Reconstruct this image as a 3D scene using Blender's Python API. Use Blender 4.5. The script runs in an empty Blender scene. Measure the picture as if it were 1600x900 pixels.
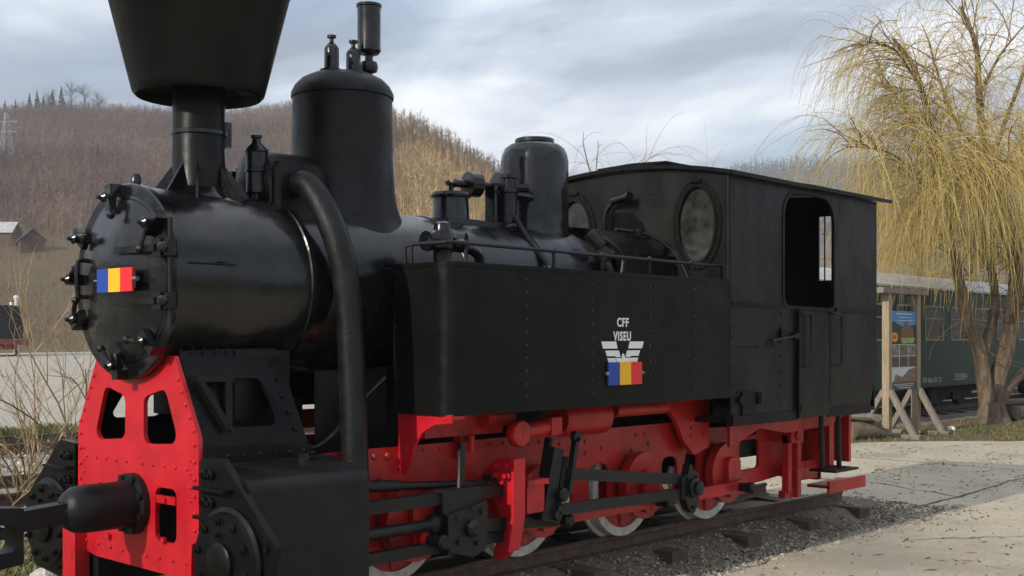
import bpy, bmesh, math, random
import numpy as np
from mathutils import Vector, Matrix, Euler
random.seed(7); rng = np.random.default_rng(7)
R_ = math.radians
SC = bpy.context.scene
COL = SC.collection

# ------------------------------------------------------------------ camera
YAW = R_(42.4)
cam = bpy.data.cameras.new('camera'); camo = bpy.data.objects.new('camera', cam); COL.objects.link(camo)
camo.location = (0, -5.65, 1.42)
camo.rotation_euler = (R_(90), 0, YAW - R_(90))
cam.sensor_width = 36; cam.lens = 1850/1600*36; cam.shift_y = 80/1600
cam.clip_start = .05; cam.clip_end = 9000
SC.camera = camo
# ------------------------------------------------------------------ sky and sun
SUN_EL, SUN_AZ = R_(27), R_(178.5)            # azimuth counted from +X towards +Y
sdir = Vector((math.cos(SUN_EL)*math.cos(SUN_AZ), math.cos(SUN_EL)*math.sin(SUN_AZ), math.sin(SUN_EL)))
world = bpy.data.worlds.new('World'); SC.world = world; world.use_nodes = True
wt = world.node_tree; wt.nodes.clear()
def wn(t, **k):
    n = wt.nodes.new(t)
    for a, b in k.items(): setattr(n, a, b)
    return n
def wl(a, b): wt.links.new(a, b)
sky = wn('ShaderNodeTexSky', sky_type='NISHITA', sun_disc=False)
sky.sun_elevation = SUN_EL; sky.sun_rotation = math.atan2(sdir.x, sdir.y) % (2*math.pi)
sky.air_density = 1.0; sky.dust_density = 1.2
tc = wn('ShaderNodeTexCoord'); sep = wn('ShaderNodeSeparateXYZ'); wl(tc.outputs['Generated'], sep.inputs[0])
za = wn('ShaderNodeMath', operation='MAXIMUM'); wl(sep.outputs[2], za.inputs[0]); za.inputs[1].default_value = 0
zb = wn('ShaderNodeMath', operation='ADD'); wl(za.outputs[0], zb.inputs[0]); zb.inputs[1].default_value = .16
dx = wn('ShaderNodeMath', operation='DIVIDE'); wl(sep.outputs[0], dx.inputs[0]); wl(zb.outputs[0], dx.inputs[1])
dy = wn('ShaderNodeMath', operation='DIVIDE'); wl(sep.outputs[1], dy.inputs[0]); wl(zb.outputs[0], dy.inputs[1])
cmb = wn('ShaderNodeCombineXYZ'); wl(dx.outputs[0], cmb.inputs[0]); wl(dy.outputs[0], cmb.inputs[1])
n1 = wn('ShaderNodeTexNoise'); n1.inputs['Scale'].default_value = 1.5; n1.inputs['Detail'].default_value = 9; n1.inputs['Roughness'].default_value = .56; n1.inputs['Distortion'].default_value = .35
mp = wn('ShaderNodeMapping'); mp.inputs['Location'].default_value = (3.1, 1.7, 0); mp.inputs['Rotation'].default_value = (0, 0, .5); mp.inputs['Scale'].default_value = (1, .62, 1)
wl(cmb.outputs[0], mp.inputs[0]); wl(mp.outputs[0], n1.inputs['Vector'])
rc = wn('ShaderNodeValToRGB'); wl(n1.outputs[0], rc.inputs[0])
el = rc.color_ramp.elements
el[0].position = .36; el[0].color = (9.2, 9.3, 9.4, 1)
el[1].position = .66; el[1].color = (2.2, 2.55, 3.2, 1)
e = el.new(.46); e.color = (5.6, 6.1, 6.8, 1)
e = el.new(.55); e.color = (3.4, 3.85, 4.6, 1)
n2 = wn('ShaderNodeTexNoise'); n2.inputs['Scale'].default_value = .9; n2.inputs['Detail'].default_value = 5
mp2 = wn('ShaderNodeMapping'); mp2.inputs['Location'].default_value = (7.3, -2.2, 0); wl(cmb.outputs[0], mp2.inputs[0]); wl(mp2.outputs[0], n2.inputs['Vector'])
cov = wn('ShaderNodeMapRange'); wl(n2.outputs[0], cov.inputs[0]); cov.inputs[1].default_value = .38; cov.inputs[2].default_value = .50; cov.inputs[3].default_value = .45; cov.inputs[4].default_value = .97
mx = wn('ShaderNodeMix', data_type='RGBA'); wl(cov.outputs[0], mx.inputs[0]); wl(sky.outputs[0], mx.inputs[6]); wl(rc.outputs[0], mx.inputs[7])
bg = wn('ShaderNodeBackground'); bg.inputs[1].default_value = .15; wl(mx.outputs[2], bg.inputs[0])
wo = wn('ShaderNodeOutputWorld'); wl(bg.outputs[0], wo.inputs[0])
sun = bpy.data.lights.new('sun', 'SUN'); sun.energy = 3.8; sun.angle = R_(.55); sun.color = (1, .93, .82)
suno = bpy.data.objects.new('sun', sun); COL.objects.link(suno); suno.rotation_euler = sdir.to_track_quat('Z', 'Y').to_euler()
suno.location = (0, 0, 30)
SC.view_settings.view_transform = 'Standard'; SC.view_settings.look = 'None'; SC.view_settings.exposure = 0.14; SC.view_settings.gamma = 1
SC.view_settings.use_curve_mapping = False
SC.cycles.max_bounces = 6; SC.cycles.use_denoising = True

# ------------------------------------------------------------------ materials
MAT = {}
def mat(name, col, rough=.6, metal=0, noise=0, nscale=8, bump=0, bscale=30, col2=None, spec=.5, coat=0, rvar=0, stretch=None, detail=6, dent=0, grime=None, crough=.15):
    if name in MAT: return MAT[name]
    m = bpy.data.materials.new(name); m.use_nodes = True; t = m.node_tree; b = t.nodes['Principled BSDF']
    b.inputs['Base Color'].default_value = (*col, 1); b.inputs['Roughness'].default_value = rough; b.inputs['Metallic'].default_value = metal
    b.inputs['Specular IOR Level'].default_value = spec; b.inputs['Coat Weight'].default_value = coat; b.inputs['Coat Roughness'].default_value = crough
    tc = t.nodes.new('ShaderNodeTexCoord'); vec = tc.outputs['Object']
    if stretch:
        mpn = t.nodes.new('ShaderNodeMapping'); mpn.inputs['Scale'].default_value = stretch; t.links.new(vec, mpn.inputs[0]); vec = mpn.outputs[0]
    if noise or col2:
        n = t.nodes.new('ShaderNodeTexNoise'); n.inputs['Scale'].default_value = nscale; n.inputs['Detail'].default_value = detail; n.inputs['Roughness'].default_value = .6; t.links.new(vec, n.inputs['Vector'])
        r = t.nodes.new('ShaderNodeValToRGB'); t.links.new(n.outputs[0], r.inputs[0])
        c2 = col2 or tuple(c*(1-noise) for c in col); c1 = col if col2 else tuple(min(1, c*(1+noise)) for c in col)
        r.color_ramp.elements[0].position = .36; r.color_ramp.elements[1].position = .64
        r.color_ramp.elements[0].color = (*c2, 1); r.color_ramp.elements[1].color = (*c1, 1); t.links.new(r.outputs[0], b.inputs['Base Color'])
    if rvar:
        n = t.nodes.new('ShaderNodeTexNoise'); n.inputs['Scale'].default_value = 5; n.inputs['Detail'].default_value = 8; t.links.new(vec, n.inputs['Vector'])
        r = t.nodes.new('ShaderNodeMapRange'); t.links.new(n.outputs[0], r.inputs[0]); r.inputs[1].default_value = .3; r.inputs[2].default_value = .7
        r.inputs[3].default_value = rough-rvar; r.inputs[4].default_value = rough+rvar; t.links.new(r.outputs[0], b.inputs['Roughness'])
    if bump:
        n = t.nodes.new('ShaderNodeTexNoise'); n.inputs['Scale'].default_value = bscale; n.inputs['Detail'].default_value = 4; t.links.new(vec, n.inputs['Vector'])
        bp = t.nodes.new('ShaderNodeBump'); bp.inputs['Strength'].default_value = bump; bp.inputs['Distance'].default_value = .02; t.links.new(n.outputs[0], bp.inputs['Height']); t.links.new(bp.outputs[0], b.inputs['Normal']); t.links.new(bp.outputs[0], b.inputs['Coat Normal'])
        if dent:
            n = t.nodes.new('ShaderNodeTexNoise'); n.inputs['Scale'].default_value = 2.6; n.inputs['Detail'].default_value = 2; t.links.new(tc.outputs['Object'], n.inputs['Vector'])
            b2 = t.nodes.new('ShaderNodeBump'); b2.inputs['Strength'].default_value = dent; b2.inputs['Distance'].default_value = .05; t.links.new(n.outputs[0], b2.inputs['Height']); t.links.new(b2.outputs[0], bp.inputs['Normal'])
    if grime:
        gc, gf, gs = grime; n = t.nodes.new('ShaderNodeTexNoise'); n.inputs['Scale'].default_value = gs; n.inputs['Detail'].default_value = 9; n.inputs['Roughness'].default_value = .68; t.links.new(tc.outputs['Object'], n.inputs['Vector'])
        r = t.nodes.new('ShaderNodeMapRange'); t.links.new(n.outputs[0], r.inputs[0]); r.inputs[1].default_value = .52; r.inputs[2].default_value = .70; r.inputs[4].default_value = gf
        x_ = t.nodes.new('ShaderNodeMix'); x_.data_type = 'RGBA'; t.links.new(r.outputs[0], x_.inputs[0]); x_.inputs[7].default_value = (*gc, 1)
        src = b.inputs['Base Color'].links[0].from_socket if b.inputs['Base Color'].links else None
        if src: t.links.new(src, x_.inputs[6])
        else: x_.inputs[6].default_value = (*col, 1)
        t.links.new(x_.outputs[2], b.inputs['Base Color'])
    MAT[name] = m; return m
def attr_mat(name, rough=.9, trans=0):
    m = bpy.data.materials.new(name); m.use_nodes = True; t = m.node_tree; b = t.nodes['Principled BSDF']
    a = t.nodes.new('ShaderNodeAttribute'); a.attribute_name = 'tint'; t.links.new(a.outputs['Color'], b.inputs['Base Color'])
    b.inputs['Roughness'].default_value = rough; b.inputs['Specular IOR Level'].default_value = .2
    MAT[name] = m; return m
BLK = mat('black_paint', (.0055, .0055, .0062), .25, bump=.13, bscale=13, noise=.3, nscale=4, rvar=.13, spec=.42, coat=.22, dent=.38, grime=((.021, .0205, .020), .55, 2.3))
BLKW = mat('weathered_black_paint', (.0034, .0034, .0035), .38, bump=.13, bscale=16, col2=(.0075, .0073, .0068), nscale=2.4, rvar=.15, spec=.04, coat=.30, crough=.36, dent=.32, grime=((.013, .0125, .0115), .6, 3.1))
BLKM = mat('matt_black_paint', (.0065, .0065, .0066), .46, bump=.15, bscale=45, noise=.35, nscale=7, rvar=.15, spec=.30, dent=.18, grime=((.022, .021, .020), .6, 3.7))
DUST = mat('dusty_black_paint', (.0046, .0046, .0045), .42, bump=.16, bscale=14, col2=(.020, .019, .017), nscale=3.0, rvar=.12, spec=.08, coat=.25, crough=.30, stretch=(1, 1, .35), detail=10, dent=.3, grime=((.024, .0225, .020), .6, 2.0))
ROD = mat('greyed_black_rod_paint', (.010, .0105, .0115), .45, bump=.1, bscale=50, noise=.3, nscale=12, spec=.35)
RED = mat('red_paint', (.52, .010, .020), .36, bump=.10, bscale=25, noise=.12, nscale=5, rvar=.10, dent=.15, grime=((.30, .012, .016), .55, 4.0))
REDW = mat('weathered_red_paint', (.54, .016, .013), .42, bump=.12, bscale=30, col2=(.38, .016, .014), nscale=6, rvar=.12, grime=((.08, .014, .012), .7, 5.5))
TYRE = mat('white_tyre_paint', (.62, .61, .57), .6, noise=.18, nscale=14)
WHITE = mat('white_lettering_paint', (.88, .88, .85), .5, noise=.04, nscale=30)
BLUE = mat('flag_blue', (.012, .06, .36), .4); YEL = mat('flag_yellow', (.95, .50, .012), .4); FRED = mat('flag_red', (.80, .022, .03), .4)
STEEL = mat('bare_steel', (.35, .35, .34), .35, metal=1, noise=.2, nscale=20)
RAILM = mat('rusty_rail_steel', (.10, .062, .042), .7, noise=.35, nscale=14, bump=.2, bscale=60)
RAILT = mat('worn_rail_head', (.20, .17, .15), .42, metal=.6, noise=.25, nscale=20)
SLEEP = mat('weathered_sleeper_timber', (.13, .095, .065), .9, col2=(.065, .048, .035), nscale=9, bump=.5, bscale=40, stretch=(4, .6, 4))
GLASS = bpy.data.materials.new('window_glass'); GLASS.use_nodes = True
_b = GLASS.node_tree.nodes['Principled BSDF']; _b.inputs['Base Color'].default_value = (.05, .055, .055, 1); _b.inputs['Roughness'].default_value = .08; _b.inputs['Specular IOR Level'].default_value = .8
DGLASS = mat('dusty_glass', (.032, .032, .029), .14, noise=.6, nscale=7, spec=.6)

# ------------------------------------------------------------------ mesh builder
class MB:
    def __init__(s): s.v = []; s.f = []; s.m = []
    def add(s, vs, fs, mi=0):
        o = len(s.v); s.v += [tuple(p) for p in vs]; s.f += [tuple(i+o for i in f) for f in fs]; s.m += [mi]*len(fs); return s
    def box(s, a, b, mi=0, M=None):
        x0, y0, z0 = a; x1, y1, z1 = b
        vs = [Vector(p) for p in ((x0,y0,z0),(x1,y0,z0),(x1,y1,z0),(x0,y1,z0),(x0,y0,z1),(x1,y0,z1),(x1,y1,z1),(x0,y1,z1))]
        if M: vs = [M @ p for p in vs]
        return s.add(vs, [(3,2,1,0),(4,5,6,7),(0,1,5,4),(1,2,6,5),(2,3,7,6),(3,0,4,7)], mi)
    def lathe(s, prof, org, axis=(0,0,1), seg=32, mi=0, caps=True):
        q = Vector((0,0,1)).rotation_difference(Vector(axis)); vs = []; n = len(prof)
        for (r, h) in prof:
            for k in range(seg):
                a = 2*math.pi*k/seg; vs.append(Vector(org) + q @ Vector((r*math.cos(a), r*math.sin(a), h)))
        fs = [(i*seg+k, i*seg+(k+1) % seg, (i+1)*seg+(k+1) % seg, (i+1)*seg+k) for i in range(n-1) for k in range(seg)]
        if caps:
            fs.append(tuple(range(seg-1, -1, -1))); fs.append(tuple((n-1)*seg+k for k in range(seg)))
        return s.add(vs, fs, mi)
    def cyl(s, a, b, r, seg=16, mi=0, r2=None):
        a = Vector(a); b = Vector(b); d = b-a
        return s.lathe([(r, 0), (r if r2 is None else r2, d.length)], a, d.normalized(), seg, mi)
    def tube(s, pts, r, seg=10, mi=0, smooth=0, rs=None):
        pts = [Vector(p) for p in pts]
        if smooth:
            q = []; P = [pts[0]]+pts+[pts[-1]]
            rr = None
            for i in range(1, len(P)-2):
                for k in range(smooth):
                    t = k/smooth; p0, p1, p2, p3 = P[i-1], P[i], P[i+1], P[i+2]
                    q.append(.5*((2*p1)+(p2-p0)*t+(2*p0-5*p1+4*p2-p3)*t*t+(3*p1-p0-3*p2+p3)*t**3))
            q.append(pts[-1]); pts = q
        n = len(pts); vs = []; up = None
        for i, p in enumerate(pts):
            d = (pts[min(i+1, n-1)]-pts[max(i-1, 0)]).normalized()
            if up is None: up = d.orthogonal().normalized()
            up = (up - d*up.dot(d)).normalized(); sd = d.cross(up)
            rad = r if rs is None else rs[0]+(rs[1]-rs[0])*i/(n-1)
            for k in range(seg):
                a = 2*math.pi*k/seg; vs.append(p + (up*math.cos(a)+sd*math.sin(a))*rad)
        fs = [(i*seg+k, i*seg+(k+1) % seg, (i+1)*seg+(k+1) % seg, (i+1)*seg+k) for i in range(n-1) for k in range(seg)]
        fs += [tuple(range(seg-1, -1, -1)), tuple((n-1)*seg+k for k in range(seg))]
        return s.add(vs, fs, mi)
    def bar(s, a, b, w, h, mi=0, upv=(0,0,1)):
        a = Vector(a); b = Vector(b); d = (b-a).normalized(); sd = d.cross(Vector(upv)).normalized(); u = sd.cross(d)
        vs = [p + sd*sx*w/2 + u*sz*h/2 for p in (a, b) for sx, sz in ((-1,-1),(1,-1),(1,1),(-1,1))]
        return s.add(vs, [(3,2,1,0),(4,5,6,7),(0,1,5,4),(1,2,6,5),(2,3,7,6),(3,0,4,7)], mi)
    def rivet(s, p, n, r=.012, mi=0, h=None):
        h = h or r*.75
        return s.lathe([(r, -.002), (r*.8, h*.7), (r*.3, h)], p, n, 8, mi)
    def rivets(s, a, b, n, nrm, r=.011, mi=0):
        a = Vector(a); b = Vector(b)
        for i in range(n): s.rivet(a+(b-a)*(i/max(1, n-1)), nrm, r, mi)
        return s
    def hexb(s, p, n, r=.018, h=.016, mi=0):
        return s.lathe([(r, -.002), (r, h)], p, n, 6, mi)
    def plate(s, outer, holes, org, th, plane='y', bev=0, mi=0):
        """outline in (a,b); plane 'y': a=x b=z, plate from y=org to org+th; 'x': a=y b=z; 'z': a=x b=y"""
        cu = bpy.data.curves.new('tmp', 'CURVE'); cu.dimensions = '2D'; cu.fill_mode = 'BOTH'; cu.extrude = abs(th)/2-bev; cu.bevel_depth = bev; cu.bevel_resolution = 1; cu.offset = -bev
        for pts in [outer]+list(holes):
            sp = cu.splines.new('POLY'); sp.points.add(len(pts)-1); sp.use_cyclic_u = True
            for q, (x, y) in zip(sp.points, pts): q.co = (x, y, 0, 1)
        o = bpy.data.objects.new('tmp', cu); COL.objects.link(o)
        bpy.context.view_layer.update()
        me = bpy.data.meshes.new_from_object(o.evaluated_get(bpy.context.evaluated_depsgraph_get()))
        c = org+th/2
        f = {'y': lambda p: (p[0], c-p[2], p[1]), 'x': lambda p: (c+p[2], p[0], p[1]), 'z': lambda p: (p[0], p[1], c+p[2])}[plane]
        s.add([f(v.co) for v in me.vertices], [tuple(p.vertices) for p in me.polygons], mi)
        bpy.data.objects.remove(o); bpy.data.curves.remove(cu); bpy.data.meshes.remove(me); return s
    def text(s, body, org, size, th=.004, plane='y', sx=1, mi=0):
        cu = bpy.data.curves.new('tmp', 'FONT'); cu.body = body; cu.size = size; cu.extrude = th/2; cu.align_x = 'CENTER'; cu.align_y = 'BOTTOM_BASELINE'; cu.resolution_u = 3; cu.offset = size*.022; cu.space_character = 1.16
        o = bpy.data.objects.new('tmp', cu); COL.objects.link(o); bpy.context.view_layer.update()
        me = bpy.data.meshes.new_from_object(o.evaluated_get(bpy.context.evaluated_depsgraph_get()))
        s.add([(org[0]+v.co.x*sx, org[1]-v.co.z, org[2]+v.co.y) for v in me.vertices], [tuple(p.vertices) for p in me.polygons], mi)
        bpy.data.objects.remove(o); bpy.data.curves.remove(cu); bpy.data.meshes.remove(me); return s
    def mesh(s, name, mats, smooth=35):
        me = bpy.data.meshes.new(name); me.from_pydata(s.v, [], s.f)
        for m in (mats if isinstance(mats, (list, tuple)) else [mats]): me.materials.append(m)
        me.polygons.foreach_set('material_index', s.m)
        bm = bmesh.new(); bm.from_mesh(me); bmesh.ops.recalc_face_normals(bm, faces=bm.faces); bm.to_mesh(me); bm.free()
        if smooth:
            me.polygons.foreach_set('use_smooth', [True]*len(me.polygons)); me.set_sharp_from_angle(angle=R_(smooth))
        return me
    def obj(s, name, mats, parent=None, smooth=35, bevel=0):
        o = bpy.data.objects.new(name, s.mesh(name, mats, smooth)); COL.objects.link(o)
        if parent is not None:
            o.parent = parent
            if parent.parent is None: o.location = -parent.location
            if parent.parent is None and parent.type == 'MESH': o.location = (0, 0, 0)
        if bevel:
            b = o.modifiers.new('bevel', 'BEVEL'); b.width = bevel; b.segments = 2; b.limit_method = 'ANGLE'; b.angle_limit = R_(40)
        return o
def thing(name, label, cat, loc=(0,0,0), group=None):
    o = bpy.data.objects.new(name, None); COL.objects.link(o); o.location = loc; o.empty_display_size = .3
    o['label'] = label; o['category'] = cat
    if group: o['group'] = group
    return o
def tag(o, label, cat, group=None, kind=None):
    o['label'] = label
    if cat: o['category'] = cat
    if group: o['group'] = group
    if kind: o['kind'] = kind
    return o
def struct(o, label=None):
    o['kind'] = 'structure'
    if label: o['label'] = label
    return o
def rpoly(pts, r, n=4):
    out = []; N = len(pts); rr = r if isinstance(r, (list, tuple)) else [r]*N
    for i in range(N):
        p = Vector(pts[i]); a = Vector(pts[i-1])-p; b = Vector(pts[(i+1) % N])-p; r0 = rr[i]
        if r0 <= 0: out.append(tuple(p)); continue
        ang = a.angle(b); t = min(r0/math.tan(ang/2), a.length*.48, b.length*.48); r1 = t*math.tan(ang/2)
        c = p+(a.normalized()+b.normalized()).normalized()*(r1/math.sin(ang/2))
        s0 = p+a.normalized()*t-c; s1 = p+b.normalized()*t-c
        a0 = math.atan2(s0.y, s0.x); da = math.atan2(s1.y, s1.x)-a0
        while da > math.pi: da -= 2*math.pi
        while da < -math.pi: da += 2*math.pi
        for k in range(n+1): out.append((c.x+r1*math.cos(a0+da*k/n), c.y+r1*math.sin(a0+da*k/n)))
    return out
def circ(cx, cy, rx, ry=None, n=28, a0=0, a1=360):
    ry = ry or rx; full = a1-a0 >= 360
    return [(cx+rx*math.cos(R_(a0+(a1-a0)*k/(n if full else n-1))), cy+ry*math.sin(R_(a0+(a1-a0)*k/(n if full else n-1)))) for k in range(n)]
def tinted(name, V, F, T, material):
    """mesh of many little faces with a colour per vertex (the colour of the plant itself)"""
    me = bpy.data.meshes.new(name)
    if isinstance(V, np.ndarray):                       # loose triangles
        n = len(V); me.vertices.add(n); me.vertices.foreach_set('co', V.astype(np.float32).ravel()); me.loops.add(n); me.loops.foreach_set('vertex_index', np.arange(n, dtype=np.int32))
        me.polygons.add(n//3); me.polygons.foreach_set('loop_start', np.arange(0, n, 3, dtype=np.int32)); me.update(calc_edges=True)
    else: me.from_pydata(V, [], F)
    at = me.color_attributes.new('tint', 'FLOAT_COLOR', 'POINT')
    T = np.asarray(T, dtype=np.float32); at.data.foreach_set('color', np.concatenate([T, np.ones((len(T), 1), np.float32)], 1).ravel())
    me.materials.append(material); o = bpy.data.objects.new(name, me); COL.objects.link(o); return o
# ================================================================== the setting
CA, SA = math.cos(YAW), math.sin(YAW)
def cp(t, d, z=0): return Vector((d*CA+t*d*SA, -5.65+d*SA-t*d*CA, z))     # ground point at depth d, bearing tangent t
def sm(x): x = np.clip(x, 0, 1); return x*x*(3-2*x)
_hn = [(rng.uniform(-1, 1, 2)*f, rng.uniform(0, 6.28), a) for f, a in ((.012, 1.5), (.02, 1.2), (.035, .8), (.05, .6), (.09, .35), (.13, .25))]
U1 = [-600, -200, 0, 100, 200, 330, 450, 560, 620, 700, 780, 860, 930, 1000]
V1 = [195, 186, 183, 178, 182, 190, 180, 178, 204, 248, 296, 356, 430, 524]
U2 = [300, 700, 890, 1000, 1100, 1150, 1250, 1330, 1450, 1600, 1900, 2400]
V2 = [420, 345, 300, 296, 290, 276, 262, 265, 272, 292, 300, 280]
def terr(x, y):
    x = np.asarray(x, float); y = np.asarray(y, float); X = x; Y = y+5.65
    dist = np.hypot(X, Y); dep = X*CA+Y*SA; lat = X*SA-Y*CA; th = np.arctan2(lat, dep)
    dep = np.maximum(dep, dist*.62*(np.cos(th) > -2)); dep = np.where(np.abs(th) > 2.0, dist*.62, dep)
    u = 800+1850*np.tan(np.clip(th, -.75, .75))
    zb = -.30+.85*sm((dep-24)/60)
    D1 = 430-165*sm((u-480)/200); zr = 1.42+(530-np.interp(u, U1, V1))/1850*D1
    s = np.clip((dep-82)/(D1-82), 0, 1.25); f = np.where(s < 1, s**1.35, 1-.6*(s-1))
    z1 = zb+np.maximum(zr-zb, 0)*f
    zr2 = 1.42+(530-np.interp(u, U2, V2))/1850*1300; s2 = np.clip((dep-320)/980, 0, 1); z2 = zb+(zr2-zb)*s2**1.2
    w = sm((dep-90)/80)
    nz = sum(a*np.sin(k[0]*x+k[1]*y+p) for k, p, a in _hn)
    return np.maximum(z1, z2)+nz*w
def tz(p): return float(terr(p[0], p[1]))
# --- ground: one sheet out to the horizon
ths = np.concatenate([np.linspace(-math.pi, -.62, 40)[:-1], np.linspace(-.62, .62, 170), np.linspace(.62, math.pi, 40)[1:-1]])
ds = np.concatenate([[.3, 3, 8], np.linspace(14, 90, 26), np.linspace(96, 460, 56), np.geomspace(480, 1500, 22), [1800, 2400, 3000]])
V = []; nT = len(ths)
for d in ds:
    dd = d/np.maximum(np.cos(ths), .62)
    x = dd*(np.cos(ths)*CA+np.sin(ths)*SA); y = -5.65+dd*(np.cos(ths)*SA-np.sin(ths)*CA)
    V += list(zip(x, y, terr(x, y)))
F = [(i*nT+k, i*nT+(k+1) % nT, (i+1)*nT+(k+1) % nT, (i+1)*nT+k) for i in range(len(ds)-1) for k in range(nT)]
F.append(tuple(range(nT-1, -1, -1)))
me = bpy.data.meshes.new('ground'); me.from_pydata(V, [], F); me.polygons.foreach_set('use_smooth', [True]*len(me.polygons))
def ground_mat():
    m = bpy.data.materials.new('earth_grass_and_litter'); m.use_nodes = True; t = m.node_tree; b = t.nodes['Principled BSDF']; b.inputs['Roughness'].default_value = .95; b.inputs['Specular IOR Level'].default_value = .1
    tc = t.nodes.new('ShaderNodeTexCoord')
    def nz(s, d=8):
        n = t.nodes.new('ShaderNodeTexNoise'); n.inputs['Scale'].default_value = s; n.inputs['Detail'].default_value = d; n.inputs['Roughness'].default_value = .65; t.links.new(tc.outputs['Object'], n.inputs['Vector']); return n
    def ramp(n, cs):
        r = t.nodes.new('ShaderNodeValToRGB'); t.links.new(n.outputs[0], r.inputs[0])
        while len(r.color_ramp.elements) < len(cs): r.color_ramp.elements.new(.5)
        for e, (p, c) in zip(r.color_ramp.elements, cs): e.position = p; e.color = (*c, 1)
        return r
    near = ramp(nz(1.3, 10), [(.3, (.105, .085, .055)), (.45, (.16, .13, .08)), (.55, (.115, .115, .048)), (.7, (.19, .16, .10))])
    far = ramp(nz(.06, 10), [(.3, (.085, .062, .05)), (.5, (.13, .095, .065)), (.7, (.15, .135, .07))])
    field = ramp(nz(.09, 12), [(.3, (.105, .072, .05)), (.45, (.145, .105, .065)), (.58, (.13, .11, .052)), (.7, (.165, .125, .078))])
    sp = t.nodes.new('ShaderNodeSeparateXYZ'); t.links.new(tc.outputs['Object'], sp.inputs[0])
    def mr(a, b):
        r = t.nodes.new('ShaderNodeMapRange'); t.links.new(sp.outputs[2], r.inputs[0]); r.inputs[1].default_value = a; r.inputs[2].default_value = b; return r
    m1 = t.nodes.new('ShaderNodeMix'); m1.data_type = 'RGBA'; t.links.new(mr(.45, .9).outputs[0], m1.inputs[0]); t.links.new(near.outputs[0], m1.inputs[6]); t.links.new(field.outputs[0], m1.inputs[7])
    m2 = t.nodes.new('ShaderNodeMix'); m2.data_type = 'RGBA'; t.links.new(mr(14, 22).outputs[0], m2.inputs[0]); t.links.new(m1.outputs[2], m2.inputs[6]); t.links.new(far.outputs[0], m2.inputs[7])
    t.links.new(m2.outputs[2], b.inputs['Base Color'])
    n = nz(9, 6); bp = t.nodes.new('ShaderNodeBump'); bp.inputs['Strength'].default_value = .5; bp.inputs['Distance'].default_value = .05; t.links.new(n.outputs[0], bp.inputs['Height']); t.links.new(bp.outputs[0], b.inputs['Normal'])
    return m
me.materials.append(ground_mat()); ground = bpy.data.objects.new('ground', me); COL.objects.link(ground); struct(ground)
# --- pavement on the near side of the track and behind it
def pave_mat(name, base, dark, stain):
    m = bpy.data.materials.new(name); m.use_nodes = True; t = m.node_tree; b = t.nodes['Principled BSDF']; b.inputs['Roughness'].default_value = .9; b.inputs['Specular IOR Level'].default_value = .15
    tc = t.nodes.new('ShaderNodeTexCoord')
    def nz(s, d=10, r_=.65):
        n = t.nodes.new('ShaderNodeTexNoise'); n.inputs['Scale'].default_value = s; n.inputs['Detail'].default_value = d; n.inputs['Roughness'].default_value = r_; t.links.new(tc.outputs['Object'], n.inputs['Vector']); return n
    r = t.nodes.new('ShaderNodeValToRGB'); t.links.new(nz(.9).outputs[0], r.inputs[0]); e = r.color_ramp.elements
    e[0].position = .32; e[0].color = (*dark, 1); e[1].position = .6; e[1].color = (*base, 1)
    r2 = t.nodes.new('ShaderNodeValToRGB'); t.links.new(nz(38, 4).outputs[0], r2.inputs[0]); e = r2.color_ramp.elements
    e[0].position = .34; e[0].color = (.50, .46, .41, 1); e[1].position = .55; e[1].color = (1, 1, 1, 1)
    mx = t.nodes.new('ShaderNodeMix'); mx.data_type = 'RGBA'; mx.blend_type = 'MULTIPLY'; mx.inputs[0].default_value = .5; t.links.new(r.outputs[0], mx.inputs[6]); t.links.new(r2.outputs[0], mx.inputs[7])
    r3 = t.nodes.new('ShaderNodeMapRange'); t.links.new(nz(.33, 6).outputs[0], r3.inputs[0]); r3.inputs[1].default_value = .56; r3.inputs[2].default_value = .66
    mx2 = t.nodes.new('ShaderNodeMix'); mx2.data_type = 'RGBA'; t.links.new(r3.outputs[0], mx2.inputs[0]); t.links.new(mx.outputs[2], mx2.inputs[6]); mx2.inputs[7].default_value = (*stain, 1)
    t.links.new(mx2.outputs[2], b.inputs['Base Color'])
    bp = t.nodes.new('ShaderNodeBump'); bp.inputs['Strength'].default_value = .35; bp.inputs['Distance'].default_value = .012; t.links.new(nz(26, 8).outputs[0], bp.inputs['Height']); t.links.new(bp.outputs[0], b.inputs['Normal'])
    return m
PAVE = pave_mat('dusty_concrete', (.52, .455, .345), (.40, .35, .265), (.33, .295, .24))
YARD = pave_mat('pale_concrete', (.47, .43, .36), (.40, .37, .31), (.35, .33, .29))
def wobble(pts, amp, step=.35):
    out = []
    for i in range(len(pts)):
        a = Vector(pts[i]); b = Vector(pts[(i+1) % len(pts)]); n = max(1, int((b-a).length/step)) if amp else 1
        for k in range(min(n, 60)): q = a+(b-a)*(k/min(n, 60)); out.append((q.x+random.uniform(-amp, amp), q.y+random.uniform(-amp, amp)))
    return out
m = MB(); po = [(-8, -12), (34, -14), (30, -4.5), (20.3, .55), (18.0, 2.7), (15.2, 3.7), (13.0, 3.2), (11.4, 1.6), (10.95, .2), (10.7, -.95), (8.3, -1.12), (-8, -1.25)]
m.plate(wobble(po, .09, .3), [], -.46, .24, 'z'); o = m.obj('pavement', PAVE, smooth=0); struct(o)
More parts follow.
